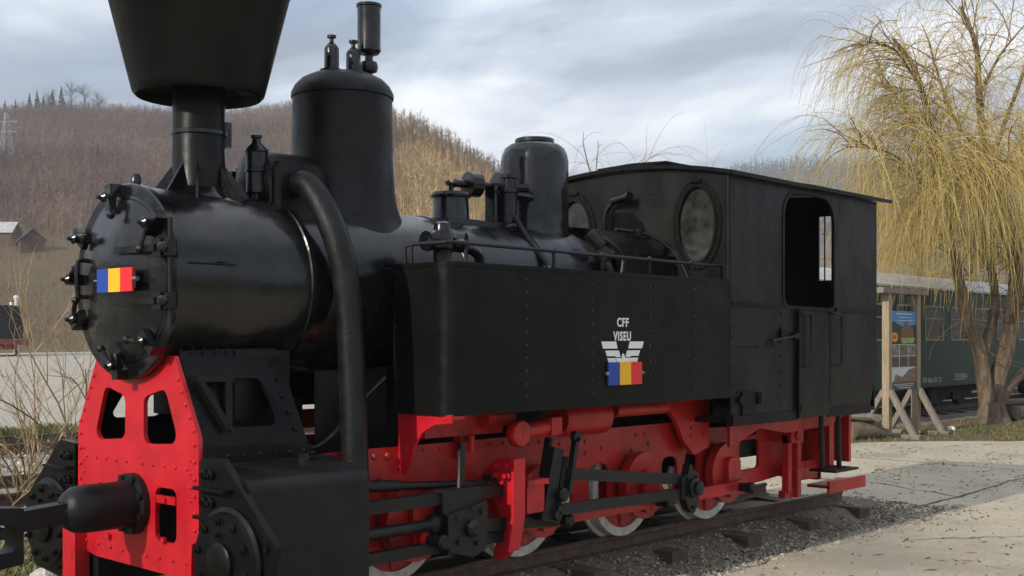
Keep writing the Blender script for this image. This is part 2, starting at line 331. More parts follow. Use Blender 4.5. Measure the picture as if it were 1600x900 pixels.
for pts, w in (([(10.75, -.75), (12.2, -.78), (14.0, -.68), (17.5, -.75), (24, -.70)], .014), ([(9.3, -1.5), (10.2, -2.2), (10.6, -3.3), (11.8, -4.4)], .005), ([(12.2, -.78), (12.8, .4), (12.7, 1.5), (13.3, 2.6)], .008), ([(14.0, -.68), (14.9, -1.9), (14.6, -3.0), (15.2, -4.2)], .006), ([(15.5, -9), (15.2, -3.0), (15.4, 3.6)], .010)):
    m = MB(); q = []
    for a, b in zip(pts[:-1], pts[1:]):
        for k in range(8): t = k/8; q.append((a[0]+(b[0]-a[0])*t+random.uniform(-.03, .03), a[1]+(b[1]-a[1])*t+random.uniform(-.02, .02)))
    q.append(pts[-1]); n = len(q); VV = []
    for i, (x, y) in enumerate(q):
        d = Vector((q[min(i+1, n-1)][0]-q[max(i-1, 0)][0], q[min(i+1, n-1)][1]-q[max(i-1, 0)][1])).normalized(); ww = w*random.uniform(.6, 1.7); VV += [(x-d.y*ww, y+d.x*ww, -.216), (x+d.y*ww, y-d.x*ww, -.216)]
    m.add(VV, [(2*i, 2*i+1, 2*i+3, 2*i+2) for i in range(n-1)]); o = m.obj('pavement_crack', mat('crack_dirt', (.07, .06, .05), .95), bpy.data.objects['pavement'], smooth=0)
# --- pale concrete yard beyond the sidings
m = MB(); xs = np.linspace(-45, 85, 40); ys = np.concatenate([np.linspace(16.2, 30, 8), np.linspace(34, 69, 10)])
m.add([(x, y+.35*math.sin(x*.9)*(y < 17), float(terr(x, y))+.035) for y in ys for x in xs], [(i*40+k, i*40+k+1, (i+1)*40+k+1, (i+1)*40+k) for i in range(len(ys)-1) for k in range(39)])
o = m.obj('concrete_yard', YARD); struct(o)
# --- ballast beds
BAL = mat('grey_ballast', (.21, .185, .15), .95, col2=(.13, .112, .09), nscale=40, bump=.8, bscale=50)
BAL2 = mat('pale_ballast', (.34, .32, .27), .95, col2=(.20, .185, .155), nscale=30, bump=.8, bscale=50)
def bed(name, x0, x1, prof, nx, material, amp):
    m = MB(); n = len(prof); xs = np.linspace(x0, x1, nx)
    m.add([(x, y+random.uniform(-amp, amp)*2, z+random.uniform(-amp, amp)) for x in xs for y, z in prof], [(i*n+k, i*n+k+1, (i+1)*n+k+1, (i+1)*n+k) for i in range(nx-1) for k in range(n-1)])
    o = m.obj(name, material); return struct(o)
bed('ballast_bed', -3, 10.72, [(-1.3, -.30), (-1.15, -.245), (-.98, -.235), (-.85, -.23), (-.70, -.20), (-.58, -.135), (-.5, -.118), (-.3, -.118), (0, -.13), (.5, -.145), (.8, -.17), (1.05, -.25), (1.2, -.32)], 90, BAL, .013)
bed('siding_ballast', -30, 60, [(4.2, -.31), (4.7, -.24), (5.2, -.22), (6.5, -.21), (8.0, -.22), (9.0, -.25), (10.2, -.24), (11.7, -.21), (13.2, -.24), (14.0, -.31)], 260, BAL2, .016)
def stones(name, n, fx, fy, fz, s0, s1, cols, label):
    oc = np.array([(1,0,0),(-1,0,0),(0,1,0),(0,-1,0),(0,0,1),(0,0,-1)], float); tf = np.array([(0,2,4),(2,1,4),(1,3,4),(3,0,4),(2,0,5),(1,2,5),(3,1,5),(0,3,5)])
    x = fx(n); y = fy(n, x); z = fz(x, y); s = rng.uniform(s0, s1, n)*rng.choice([1, 1, 1, 1.6], n)
    P = oc[None]*rng.uniform(.6, 1.25, (n, 6, 1))*s[:, None, None]*np.array([1, 1, .75]); P += rng.normal(0, .25, (n, 6, 3))*s[:, None, None]
    a = rng.uniform(0, 6.28, n); c, q = np.cos(a)[:, None], np.sin(a)[:, None]; X = P[:, :, 0]*c-P[:, :, 1]*q; Y = P[:, :, 0]*q+P[:, :, 1]*c
    W = np.stack([X+x[:, None], Y+y[:, None], P[:, :, 2]+z[:, None]+.2*s[:, None]], 2).reshape(-1, 3)
    Fc = (tf[None]+6*np.arange(n)[:, None, None]).reshape(-1, 3)
    cc = np.array(cols)[rng.integers(0, len(cols), n)]*rng.uniform(.7, 1.25, (n, 1))
    o = tinted(name, W.tolist(), Fc.tolist(), np.repeat(cc, 6, 0), MAT.get('stone_tint') or attr_mat('stone_tint', .9)); return tag(o, label, None, kind='stuff')
def prof_z(y, P): return np.interp(y, [p[0] for p in P], [p[1] for p in P])
stones('track_gravel', 14000, lambda n: rng.uniform(3.5, 10.9, n), lambda n, x: -1.18+np.abs(rng.normal(0, .42, n)), lambda x, y: prof_z(y, [(-1.6, -.222), (-1.15, -.24), (-.98, -.232), (-.85, -.228), (-.7, -.198), (-.58, -.135), (-.5, -.118), (.5, -.125)]), .003, .0125, [(.26, .22, .165), (.36, .31, .22), (.18, .15, .115), (.34, .27, .16), (.48, .42, .32)], 'loose grey and tan gravel beside the near rail')
stones('gravel_fringe', 1600, lambda n: rng.uniform(5.5, 11.6, n), lambda n, x: -1.12-np.abs(rng.normal(0, .16, n))+.02*x, lambda x, y: np.full(len(x), -.222), .004, .016, [(.40, .36, .28), (.30, .27, .22), (.22, .20, .17)], 'scattered gravel at the pavement edge')
stones('rail_end_gravel', 1300, lambda n: rng.uniform(9.8, 11.4, n), lambda n, x: rng.normal(-.5, .40, n), lambda x, y: np.full(len(x), -.215), .004, .014, [(.26, .22, .165), (.18, .15, .12), (.36, .31, .23)], 'gravel spilled past the rail ends')
stones('siding_gravel', 9000, lambda n: rng.uniform(-2, 16, n), lambda n, x: rng.uniform(4.5, 13.6, n), lambda x, y: np.full(len(x), -.235), .012, .04, [(.50, .47, .40), (.36, .33, .28), (.60, .57, .50), (.26, .24, .20)], 'pale gravel lying between the siding rails')
# ================================================================== the steam locomotive
loco = thing('steam_locomotive', 'black narrow gauge tank steam locomotive with red frame and flared chimney', 'steam locomotive', (6.5, 0, 0))
BZ, BR = 1.72, .50
def saddle(m, z0, h):                                   # let a round base follow the boiler barrel
    out = []
    for x, y, z in m.v: w = max(0, min(1, 1-(z-z0)/h)); out.append((x, y, z-w*(.495-math.sqrt(max(.02, .495**2-y*y)))))
    m.v = out; return m
# --- smokebox
m = MB(); m.lathe([(.40, .0), (.488, .0), (.50, .012), (.50, .86), (.485, .87)], (3.215, 0, BZ), (1, 0, 0), 64); m.lathe([(.44, -.012), (.505, -.012), (.512, -.004), (.512, .03), (.50, .034)], (3.205, 0, BZ), (1, 0, 0), 64, caps=False)
m.lathe([(.503, 0), (.512, .006), (.512, .034), (.503, .04)], (4.02, 0, BZ), (1, 0, 0), 64, caps=False)
m.rivets((3.30, -.36, 1.365), (3.80, -.36, 1.365), 8, (0, -1, -.3), .010)
smokebox = m.obj('smokebox', BLK, loco)
m = MB()
for k in range(28):
    a = 2*math.pi*k/28; m.rivet((3.214, .468*math.cos(a), BZ+.468*math.sin(a)), (-1, 0, 0), .008)
m.obj('rivet_ring', BLK, smokebox)['kind'] = 'stuff'
m = MB(); m.box((3.215+.05, -.507, 1.80), (3.215+.33, -.497, 1.806)); m.cyl((3.46, -.49, 1.815), (3.46, -.515, 1.815), .012, 8); m.cyl((3.43, -.512, 1.815), (3.49, -.512, 1.815), .006, 6)
m.obj('small_catch', BLK, smokebox)
m = MB(); m.lathe([(.05, 0), (.05, .02), (.03, .03), (.028, .06), (.018, .075)], (3.27, .02, 2.215), (0, 0, 1), 14)
m.obj('lamp_iron', BLK, smokebox)
# --- smokebox door with its fittings
m = MB(); m.lathe([(.435, .02), (.435, -.02), (.425, -.035), (.36, -.055), (.25, -.082), (.12, -.098), (.02, -.102)], (3.215, 0, BZ), (1, 0, 0), 64)
m.lathe([(.445, .0), (.452, -.012), (.445, -.024), (.432, -.026)], (3.212, 0, BZ), (1, 0, 0), 64, caps=False)
door = m.obj('smokebox_door', BLK, loco)
def clamp(y, z):
    d = Vector((0, y, z-BZ)); a = math.atan2(d.z, d.y); t = Vector((0, math.cos(a), math.sin(a))); q = Vector((0, -math.sin(a), math.cos(a)))
    P = Vector((3.20, 0, BZ)); mm = MB()
    mm.bar(P+t*.485+Vector((0, 0, 0)), P+t*.485+Vector((-.062, 0, 0)), .06, .05, upv=t)
    mm.bar(P+t*.51+Vector((-.052, 0, 0)), P+t*.375+Vector((-.056, 0, 0)), .055, .032, upv=(1, 0, 0))
    mm.cyl(P+t*.44+Vector((-.03, 0, 0)), P+t*.44+Vector((-.095, 0, 0)), .022, 8)
    mm.lathe([(.026, 0), (.03, .01), (.014, .022), (.010, .04)], P+t*.44+Vector((-.09, 0, 0)), (-1, 0, 0), 8)
    mm.tube([P+t*.44+Vector((-.08, 0, 0)), P+t*.40+q*.04+Vector((-.09, 0, 0)), P+t*.34+q*.075+Vector((-.10, 0, -.01))], .013, 8, smooth=3)
    mm.lathe([(.008, -.022), (.020, -.01), (.020, .01), (.008, .022)], P+t*.34+q*.075+Vector((-.10, 0, -.01)), (-1, 0, 0), 8)
    mm.obj('door_clamp', BLK, door)
for y, z in ((.059, 2.168), (-.348, 2.008), (.378, 1.964), (.40, 1.74), (.378, 1.534), (-.006, 1.321), (-.30, 1.42)): clamp(y, z)
for z in (1.872, 1.61):
    m = MB(); m.box((3.125, -.46, z-.045), (3.20, -.38, z+.045)); m.bar((3.128, -.42, z), (3.117, -.06, z), .03, .035)
    m.cyl((3.165, -.485, z-.04), (3.165, -.485, z+.04), .034, 14); m.lathe([(.026, 0), (.026, .022), (.012, .032)], (3.13, -.485, z), (-1, -.4, 0), 10)
    m.obj('hinge_strap', BLK, door)
m = MB(); m.cyl((3.165, -.485, 1.48), (3.165, -.485, 2.02), .012, 10); m.obj('hinge_pin', ROD, door)
m = MB(); m.tube([(3.17, .29, 1.835), (3.105, .30, 1.84), (3.09, .30, 1.80), (3.09, .30, 1.68), (3.105, .30, 1.645), (3.17, .29, 1.65)], .013, 8, smooth=3); m.obj('door_handle', BLK, door)
def flag_plate(mb_map, parent):
    m = MB()
    for k, mi in enumerate((0, 1, 2)): mb_map(m, k, mi)
    return m
m = MB()
for k in range(3): m.box((3.075, .066-.1157*(k+1), 1.660), (3.087, .066-.1157*k, 1.780), k)
m.box((3.087, -.24, 1.68), (3.12, .04, 1.765), 3)
m.cyl((3.085, -.28, 1.722), (3.085, -.315, 1.722), .012, 8, 3); m.cyl((3.085, .066, 1.722), (3.085, .11, 1.722), .006, 8, 3)
m.obj('flag_plate', [BLUE, YEL, FRED, STEEL], door)['label'] = 'blue, yellow and red flag plate on the smokebox door'
# --- boiler
m = MB(); m.lathe([(.492, 0), (.492, 3.4)], (4.08, 0, BZ), (1, 0, 0), 64); boiler = m.obj('boiler', BLK, loco)
for x in (4.30, 5.25, 6.05):
    m = MB(); m.lathe([(.493, 0), (.500, .004), (.500, .046), (.493, .05)], (x, 0, BZ), (1, 0, 0), 64, caps=False); m.obj('boiler_band', BLK, boiler)
m = MB(); m.plate(rpoly([(-.56, 1.05), (.56, 1.05), (.56, 1.9), (.40, 2.21), (.0, 2.255), (-.40, 2.21), (-.56, 1.9)], .3, 8), [], 6.72, .74, 'x')
m.rivets((6.78, -.50, 2.06), (7.4, -.50, 2.06), 7, (0, -1, .8), .011); m.rivets((6.71, -.52, 1.9), (6.71, -.4, 2.17), 5, (-1, 0, 0), .009)
m.cyl((7.15, -.40, 2.20), (7.15, -.41, 2.24), .03, 10); m.bar((6.95, -.53, 2.03), (7.42, -.53, 2.03), .02, .02); m.bar((6.9, -.45, 2.17), (7.2, -.45, 2.17), .02, .015)
m.obj('firebox_casing', BLKW, loco)
# --- chimney
m = MB(); m.lathe([(.155, 0), (.142, .03), (.142, .64), (.24, .64), (.325, .60), (.335, .555), (.352, .572), (.36, .60), (.492, 1.125), (.50, 1.135), (.50, 1.16), (.478, 1.165), (.35, .66), (.14, .62)], (3.64, 0, 2.19), (0, 0, 1), 56)
chim = m.obj('chimney', BLKW, loco)
m = MB(); m.lathe([(.143, 0), (.152, .004), (.152, .024), (.143, .028)], (3.64, 0, 2.53), (0, 0, 1), 40, caps=False); m.box((3.76, -.075, 2.48), (3.80, -.025, 2.62)); m.obj('chimney_band', BLK, chim)
m = MB(); m.lathe([(.144, .03), (.165, .012), (.205, -.01), (.215, -.04)], (3.64, 0, 2.22), (0, 0, 1), 40, caps=False); saddle(m, 2.21, .06); m.obj('chimney_base', BLK, chim)
for a in (200, 235, 290, 330, 20, 80, 140):
    c, s_ = math.cos(R_(a)), math.sin(R_(a)); z0 = BZ+math.sqrt(.25-(.26*s_)**2)-.01
    m = MB(); t = Vector((-s_, c, 0))*.006
    P = [Vector((3.64+c*.135, s_*.135, 2.38)), Vector((3.64+c*.135, s_*.135, z0)), Vector((3.64+c*.30, s_*.30, z0-.03))]
    m.add([p-t for p in P]+[p+t for p in P], [(0, 1, 2), (5, 4, 3), (0, 3, 4, 1), (1, 4, 5, 2), (2, 5, 3, 0)]); m.obj('gusset', BLK, chim)
# --- steam dome with valves
m = MB(); m.lathe([(.43, .0), (.395, .015), (.365, .045), (.345, .085), (.33, .135), (.32, .19), (.313, .26), (.308, .4), (.302, .74)], (4.65, 0, 2.15), (0, 0, 1), 56, caps=False); saddle(m, 2.165, .27)
dome = m.obj('steam_dome', BLKM, loco)
m = MB(); m.lathe([(.302, 0), (.312, .004), (.312, .03), (.29, .075), (.25, .115), (.19, .145), (.1, .158), (.02, .16)], (4.65, 0, 2.885), (0, 0, 1), 56); m.obj('dome_cap', BLKM, dome)
m = MB(); m.lathe([(.445, 0), (.445, .02), (.42, .028)], (4.65, 0, 2.135), (0, 0, 1), 56)
for k in range(12): m.rivet((4.65+.425*math.cos(k*math.pi/6), .425*math.sin(k*math.pi/6), 2.16), (0, 0, 1), .012)
saddle(m, 2.2, .3); m.obj('dome_flange', BLKM, dome)
for x, y in ((4.565, 0), (4.735, 0)):
    m = MB(); m.lathe([(.072, 0), (.072, .022), (.045, .028), (.045, .15), (.038, .165), (.02, .185), (.013, .19), (.013, .212), (.028, .217), (.028, .232), (.01, .237)], (x, y, 3.03), (0, 0, 1), 18)
    m.cyl((x-.05, y-.04, 3.12), (x+.05, y+.04, 3.12), .008, 6); m.obj('safety_valve', BLK, dome)
m = MB(); m.lathe([(.022, 0), (.022, .06), (.05, .07), (.058, .10), (.05, .13), (.025, .14), (.025, .17), (.06, .18), (.075, .20), (.075, .215)], (4.862, .0, 3.02), (0, 0, 1), 18)
m.lathe([(.072, .215), (.074, .47), (.08, .475), (.08, .49), (.06, .495)], (4.862, 0, 3.02), (0, 0, 1), 24); m.obj('whistle', BLK, dome)
m = MB(); pts = rpoly([(-.17, 2.15), (.17, 2.15), (.17, 2.50), (-.17, 2.50)], [0, 0, .165, .165], 8); m.plate(pts, [], 4.0, .40, 'x')
m.lathe([(.165, -.03), (.165, 0), (.13, .04), (.05, .07), (.01, .075)], (4.005, 0, 2.335), (-1, 0, 0), 28)
for s_ in (-1, 1):
    m.box((4.02, s_*.165, 2.16), (4.30, s_*.205, 2.42)); m.box((4.0, s_*.215, 2.14), (4.28, s_*.255, 2.40))
m.obj('regulator_box', BLKM, loco)
m = MB(); m.lathe([(.02, 0), (.02, .05), (.058, .055), (.058, .165), (.066, .17), (.066, .185), (.06, .19), (.062, .28), (.07, .285), (.066, .30), (.03, .335), (.024, .36), (.034, .365), (.034, .38), (.02, .385)], (3.96, -.08, 2.19), (0, 0, 1), 18); m.obj('lubricator', BLK, loco)
for s_ in (-1, 1):
    m = MB(); m.tube([(4.13, s_*.24, 2.30), (4.12, s_*.36, 2.27), (4.13, s_*.50, 2.10), (4.16, s_*.585, 1.88), (4.19, s_*.61, 1.6), (4.20, s_*.63, 1.2), (4.20, s_*.66, .62)], .074, 20, smooth=6)
    m.obj('steam_pipe', BLKM, loco)
# --- sand dome
m = MB(); m.lathe([(.27, -.0), (.255, .03), (.247, .1), (.245, .2), (.245, .53), (.238, .575), (.218, .62), (.18, .65), (.13, .663)], (6.43, 0, 2.17), (0, 0, 1), 48); saddle(m, 2.2, .15); sand = m.obj('sand_dome', BLK, loco)
m = MB(); m.lathe([(.135, 0), (.142, .006), (.142, .03), (.13, .038), (.02, .04)], (6.43, 0, 2.83), (0, 0, 1), 40); m.obj('sand_lid', BLK, sand)
m = MB(); m.lathe([(.06, -.06), (.06, .14), (.075, .145), (.075, .17), (.05, .175), (.05, .24), (.065, .245), (.065, .27)], (5.995, -.14, 2.28), (0, 0, 1), 14)
m.cyl((5.99, -.15, 2.42), (6.26, -.13, 2.42), .035, 10); m.cyl((6.02, -.16, 2.46), (6.10, -.24, 2.46), .03, 8); m.obj('sand_valve', BLK, sand)
m = MB(); m.tube([(6.0, -.16, 2.30), (6.0, -.24, 2.20), (6.0, -.36, 2.05), (6.01, -.50, 1.90), (6.01, -.54, 1.78)], .02, 8, smooth=4); m.obj('sand_pipe', STEEL if False else ROD, sand)
m = MB(); m.cyl((5.62, .0, 2.47), (6.0, -.08, 2.47), .028, 12); m.lathe([(.06, -.05), (.085, -.045), (.085, .045), (.06, .05)], (5.76, -.03, 2.47), (1, -.2, 0), 24)
m.lathe([(.05, -.03), (.09, -.025), (.09, .03), (.06, .04)], (5.98, -.075, 2.48), (1, -.2, 0), 20); m.box((5.87, -.13, 2.17), (5.90, -.04, 2.47)); m.box((5.93, -.13, 2.17), (5.96, -.04, 2.47)); m.obj('sander_shaft', BLK, sand)
m = MB(); m.lathe([(.14, -.02), (.125, .0), (.118, .16), (.135, .165), (.14, .18), (.13, .20), (.09, .205)], (5.58, 0, 2.20), (0, 0, 1), 28)
m.cyl((5.58, 0, 2.39), (5.58, 0, 2.47), .016, 8); m.cyl((5.525, -.03, 2.46), (5.635, .03, 2.46), .014, 8); m.lathe([(.01, -.02), (.022, 0), (.01, .02)], (5.525, -.03, 2.46), (1, 0, 0), 8); m.lathe([(.01, -.02), (.022, 0), (.01, .02)], (5.635, .03, 2.46), (1, 0, 0), 8)
for k in range(10): m.hexb((5.58+.115*math.cos(k*.628), .115*math.sin(k*.628), 2.365), (0, 0, 1), .011)
m.box((5.40, -.16, 2.18), (5.98, .16, 2.215)); m.obj('water_filler', BLK, loco)
m = MB(); m.lathe([(.075, 0), (.075, .02), (.055, .025), (.055, .10), (.07, .11), (.075, .17), (.055, .22), (.05, .26), (.03, .27)], (4.86, -.66, 1.84), (0, 0, 1), 16)
m.cyl((4.74, -.66, 1.99), (4.98, -.66, 1.99), .045, 12); m.lathe([(.05, 0), (.06, .01), (.06, .035), (.03, .04)], (4.76, -.66, 1.99), (-1, 0, 0), 12); m.lathe([(.06, 0), (.06, .05), (.03, .05)], (4.96, -.69, 1.99), (.6, -1, 0), 12)
m.lathe([(.055, 0), (.055, .05), (.02, .06)], (4.78, -.70, 2.0), (-.5, -1, 0), 8)
m.tube([(4.95, -.66, 1.97), (5.08, -.66, 1.965), (5.17, -.66, 1.92), (5.19, -.66, 1.80)], .034, 12, smooth=4); m.obj('check_valve', BLK, loco)
m = MB(); m.cyl((6.55, -.40, 2.17), (6.62, -.47, 2.08), .045, 10); m.bar((6.60, -.46, 2.15), (6.66, -.55, 1.80), .035, .045); m.cyl((6.56, -.40, 2.14), (6.66, -.54, 2.02), .02, 8)
m.tube([(6.60, -.44, 2.15), (6.66, -.52, 2.10), (6.75, -.55, 2.0), (6.72, -.56, 1.86)], .015, 8, smooth=4); m.lathe([(.05, -.03), (.05, .03)], (6.62, -.50, 2.02), (1, 0, 0), 8); m.obj('blow_valve', ROD, loco)
# --- front buffer plate (red)
m = MB()
outer = [(.41, 1.30), (.597, .935), (.607, .26), (-.607, .26), (-.60, .935), (-.365, 1.34)]
top = circ(0, BZ, .50, n=12, a0=232, a1=313)
outl = [(.597, .935), (.607, .27), (.40, .235), (-.40, .225), (-.607, .255), (-.60, .935), (-.385, 1.335)] + [p for p in reversed(top)] + [(.385, 1.335)]
holes = [rpoly([(.30, 1.17), (.092, 1.12), (.092, .895), (.42, .87)], .05, 4), rpoly([(-.30, 1.17), (-.092, 1.12), (-.092, .875), (-.425, .895)], .05, 4),
         rpoly([(-.205, .665), (-.405, .665), (-.405, .39), (-.205, .39)], .045, 4), rpoly([(.205, .64), (.405, .64), (.405, .39), (.205, .39)], .045, 4)]
m.plate(outl, holes, 3.25, .024, 'x')
N = (-1, 0, 0)
for s_ in (-1, 1):
    m.rivets((3.25, s_*.567, .90), (3.25, s_*.575, .31), 8, N, .014); m.rivets((3.25, s_*.42, 1.22), (3.25, s_*.56, .97), 5, N, .013); m.rivets((3.25, s_*.08, .775), (3.25, s_*.50, .775), 5, N, .012)
    m.rivets((3.25, s_*.12, .30), (3.25, s_*.5, .31), 4, N, .014); m.rivets((3.25, s_*.53, .82), (3.25, s_*.53, .62), 4, N, .010)
    m.box((3.244, s_*.22, .585), (3.262, s_*.40, .625)); m.hexb((3.246, s_*.31, .605), N, .016)
m.hexb((3.246, -.30, .40), N, .018); m.hexb((3.246, .25, .36), N, .02)
frontp = m.obj('front_plate', RED, loco)
m = MB(); m.plate([(3.18, .48), (3.24, .50), (3.265, .40), (3.265, -.02), (3.18, -.02)], [], .50, .14, 'y'); m.box((3.14, .48, -.05), (3.30, .72, .01))
for z in (.22, .26, .30): m.cyl((3.178, .54, z), (3.19, .54, z), .010, 6)
m.obj('guard_iron', RED, loco)
m = MB(); m.plate([(3.20, .42), (3.25, .44), (3.25, -.02), (3.19, -.02)], [], -.62, .035, 'y'); m.obj('guard_iron', RED, loco)
# --- front coupler
m = MB(); m.lathe([(.16, 0), (.16, .035), (.125, .04), (.122, .10), (.122, .28), (.115, .34), (.09, .38), (.055, .395), (.05, .41)], (3.25, 0, .56), (-1, 0, 0), 32)
for k in range(8): m.hexb((3.215, .14*math.cos(k*math.pi/4+.4), .56+.14*math.sin(k*math.pi/4+.4)), N, .02, .02)
coup = m.obj('coupler', BLKM, loco)
m = MB(); m.bar((2.88, 0, .555), (2.60, 0, .535), .10, .10); m.obj('draw_bar', BLKM, coup)
m = MB(); m.plate(rpoly([(2.63, .605), (2.33, .63), (2.33, .30), (2.63, .335)], .01, 3), [rpoly([(2.59, .525), (2.36, .55), (2.36, .39), (2.59, .40)], .03, 4)], -.06, .12, 'y'); m.obj('coupling_pocket', BLKM, coup)
m = MB(); m.bar((2.55, 0, .49), (2.28, 0, .48), .12, .05); m.obj('coupling_link', STEEL if False else ROD, coup)
# --- smokebox saddle plates, cylinders, each side
for s_ in (-1, 1):
    m = MB(); th = .02
    ol = [(3.276, .80), (3.276, .93), (3.20+.08, 1.36), (3.87, 1.375), (3.885, 1.30), (3.92, .88), (3.94, .80)]
    m.plate(ol, [rpoly([(3.42, 1.225), (3.72, 1.215), (3.745, .97), (3.43, .975)], .04, 4)], s_*.585-.01, th, 'y')
    nn = (0, s_, 0); yy = s_*.595
    m.rivets((3.31, yy, .855), (3.86, yy, .845), 7, nn, .014); m.rivets((3.815, yy, 1.29), (3.855, yy, .95), 5, nn, .014); m.rivets((3.305, yy, 1.30), (3.305, yy, 1.0), 4, nn, .012); m.rivets((3.34, yy, 1.345), (3.70, yy, 1.35), 6, nn, .012)
    m.plate([(3.276, .78), (3.276, .885), (3.905, .87), (3.93, .78)], [], s_*.608-.012, .024, 'y')
    m.rivets((3.31, s_*.62, .838), (3.88, s_*.62, .832), 7, nn, .014)
    m.plate([(3.30, 1.22), (3.34, 1.22), (3.42, 1.0), (3.40, .96)], [], s_*.62-.03, .06, 'y'); m.plate([(3.42, .96), (3.40, 1.0), (3.47, 1.22), (3.51, 1.22)], [], s_*.62-.03, .06, 'y'); m.box((3.30, s_*.62-.032, 1.205), (3.52, s_*.62+.032, 1.235))
    m.box((3.29, min(s_*.57, s_*.36), 1.33), (3.75, max(s_*.57, s_*.36), 1.36))
    m.v = [(x, y-s_*max(0, z-.935)*.50*(abs(y) > .50), z) for x, y, z in m.v]
    m.obj('saddle_plate', BLKW, loco)
    # cylinder block
    m = MB(); prof = rpoly([(s_*.44, .06), (s_*.44, .81), (s_*.70, .80), (s_*.985, .745), (s_*.985, .06)], [0, 0, .05, .07, .10], 6)
    m.plate(prof, [], 3.285, .73, 'x'); cylb = m.obj('cylinder_block', BLKM, loco)
    m = MB(); m.plate(rpoly([(s_*.625, .838), (s_*.80, .85), (s_*1.235, .47), (s_*1.12, .10), (s_*.625, .05)], [.02, .02, .03, .06, .02], 3), [], 3.245, .038, 'x')
    for z in (.70, .56): m.box((3.19, min(s_*.64, s_*.90), z-.008), (3.246, max(s_*.64, s_*.90), z+.008))
    for z in (.765, .63, .50):
        for dy in (.675, .735): m.lathe([(.024, 0), (.024, .022), (.016, .025), (.012, .038)], (3.246, s_*dy, z), N, 6)
    m.hexb((3.246, s_*1.17, .46), N, .02)
    m.obj('cylinder_flange', BLKW, cylb)
    m = MB(); m.lathe([(.262, 0), (.262, .02), (.24, .03), (.232, .05), (.10, .053), (.10, .075), (.085, .085), (.02, .088)], (3.245, s_*.885, .365), N, 44); m.lathe([(.012, 0), (.012, .03)], (3.18, s_*.885, .50), N, 8)
    for k in range(10): m.lathe([(.020, 0), (.020, .015), (.014, .017), (.011, .03)], (3.196, s_*.885+.198*math.cos(k*.628+.2), .365+.198*math.sin(k*.628+.2)), N, 6)
    m.obj('cylinder_cover', BLKW, cylb)
    m = MB(); m.hexb((3.80, s_*.72, .79), (0, 0, 1), .03, .04); m.obj('oil_plug', BLK, cylb)
m = MB(); m.box((3.28, -.55, .74), (3.95, .55, .80)); m.box((3.6, -.40, 1.0), (3.95, .40, 1.36)); m.box((4.02, .2, .74), (4.5, .5, 1.05)); m.obj('saddle_casting', BLKM, loco)
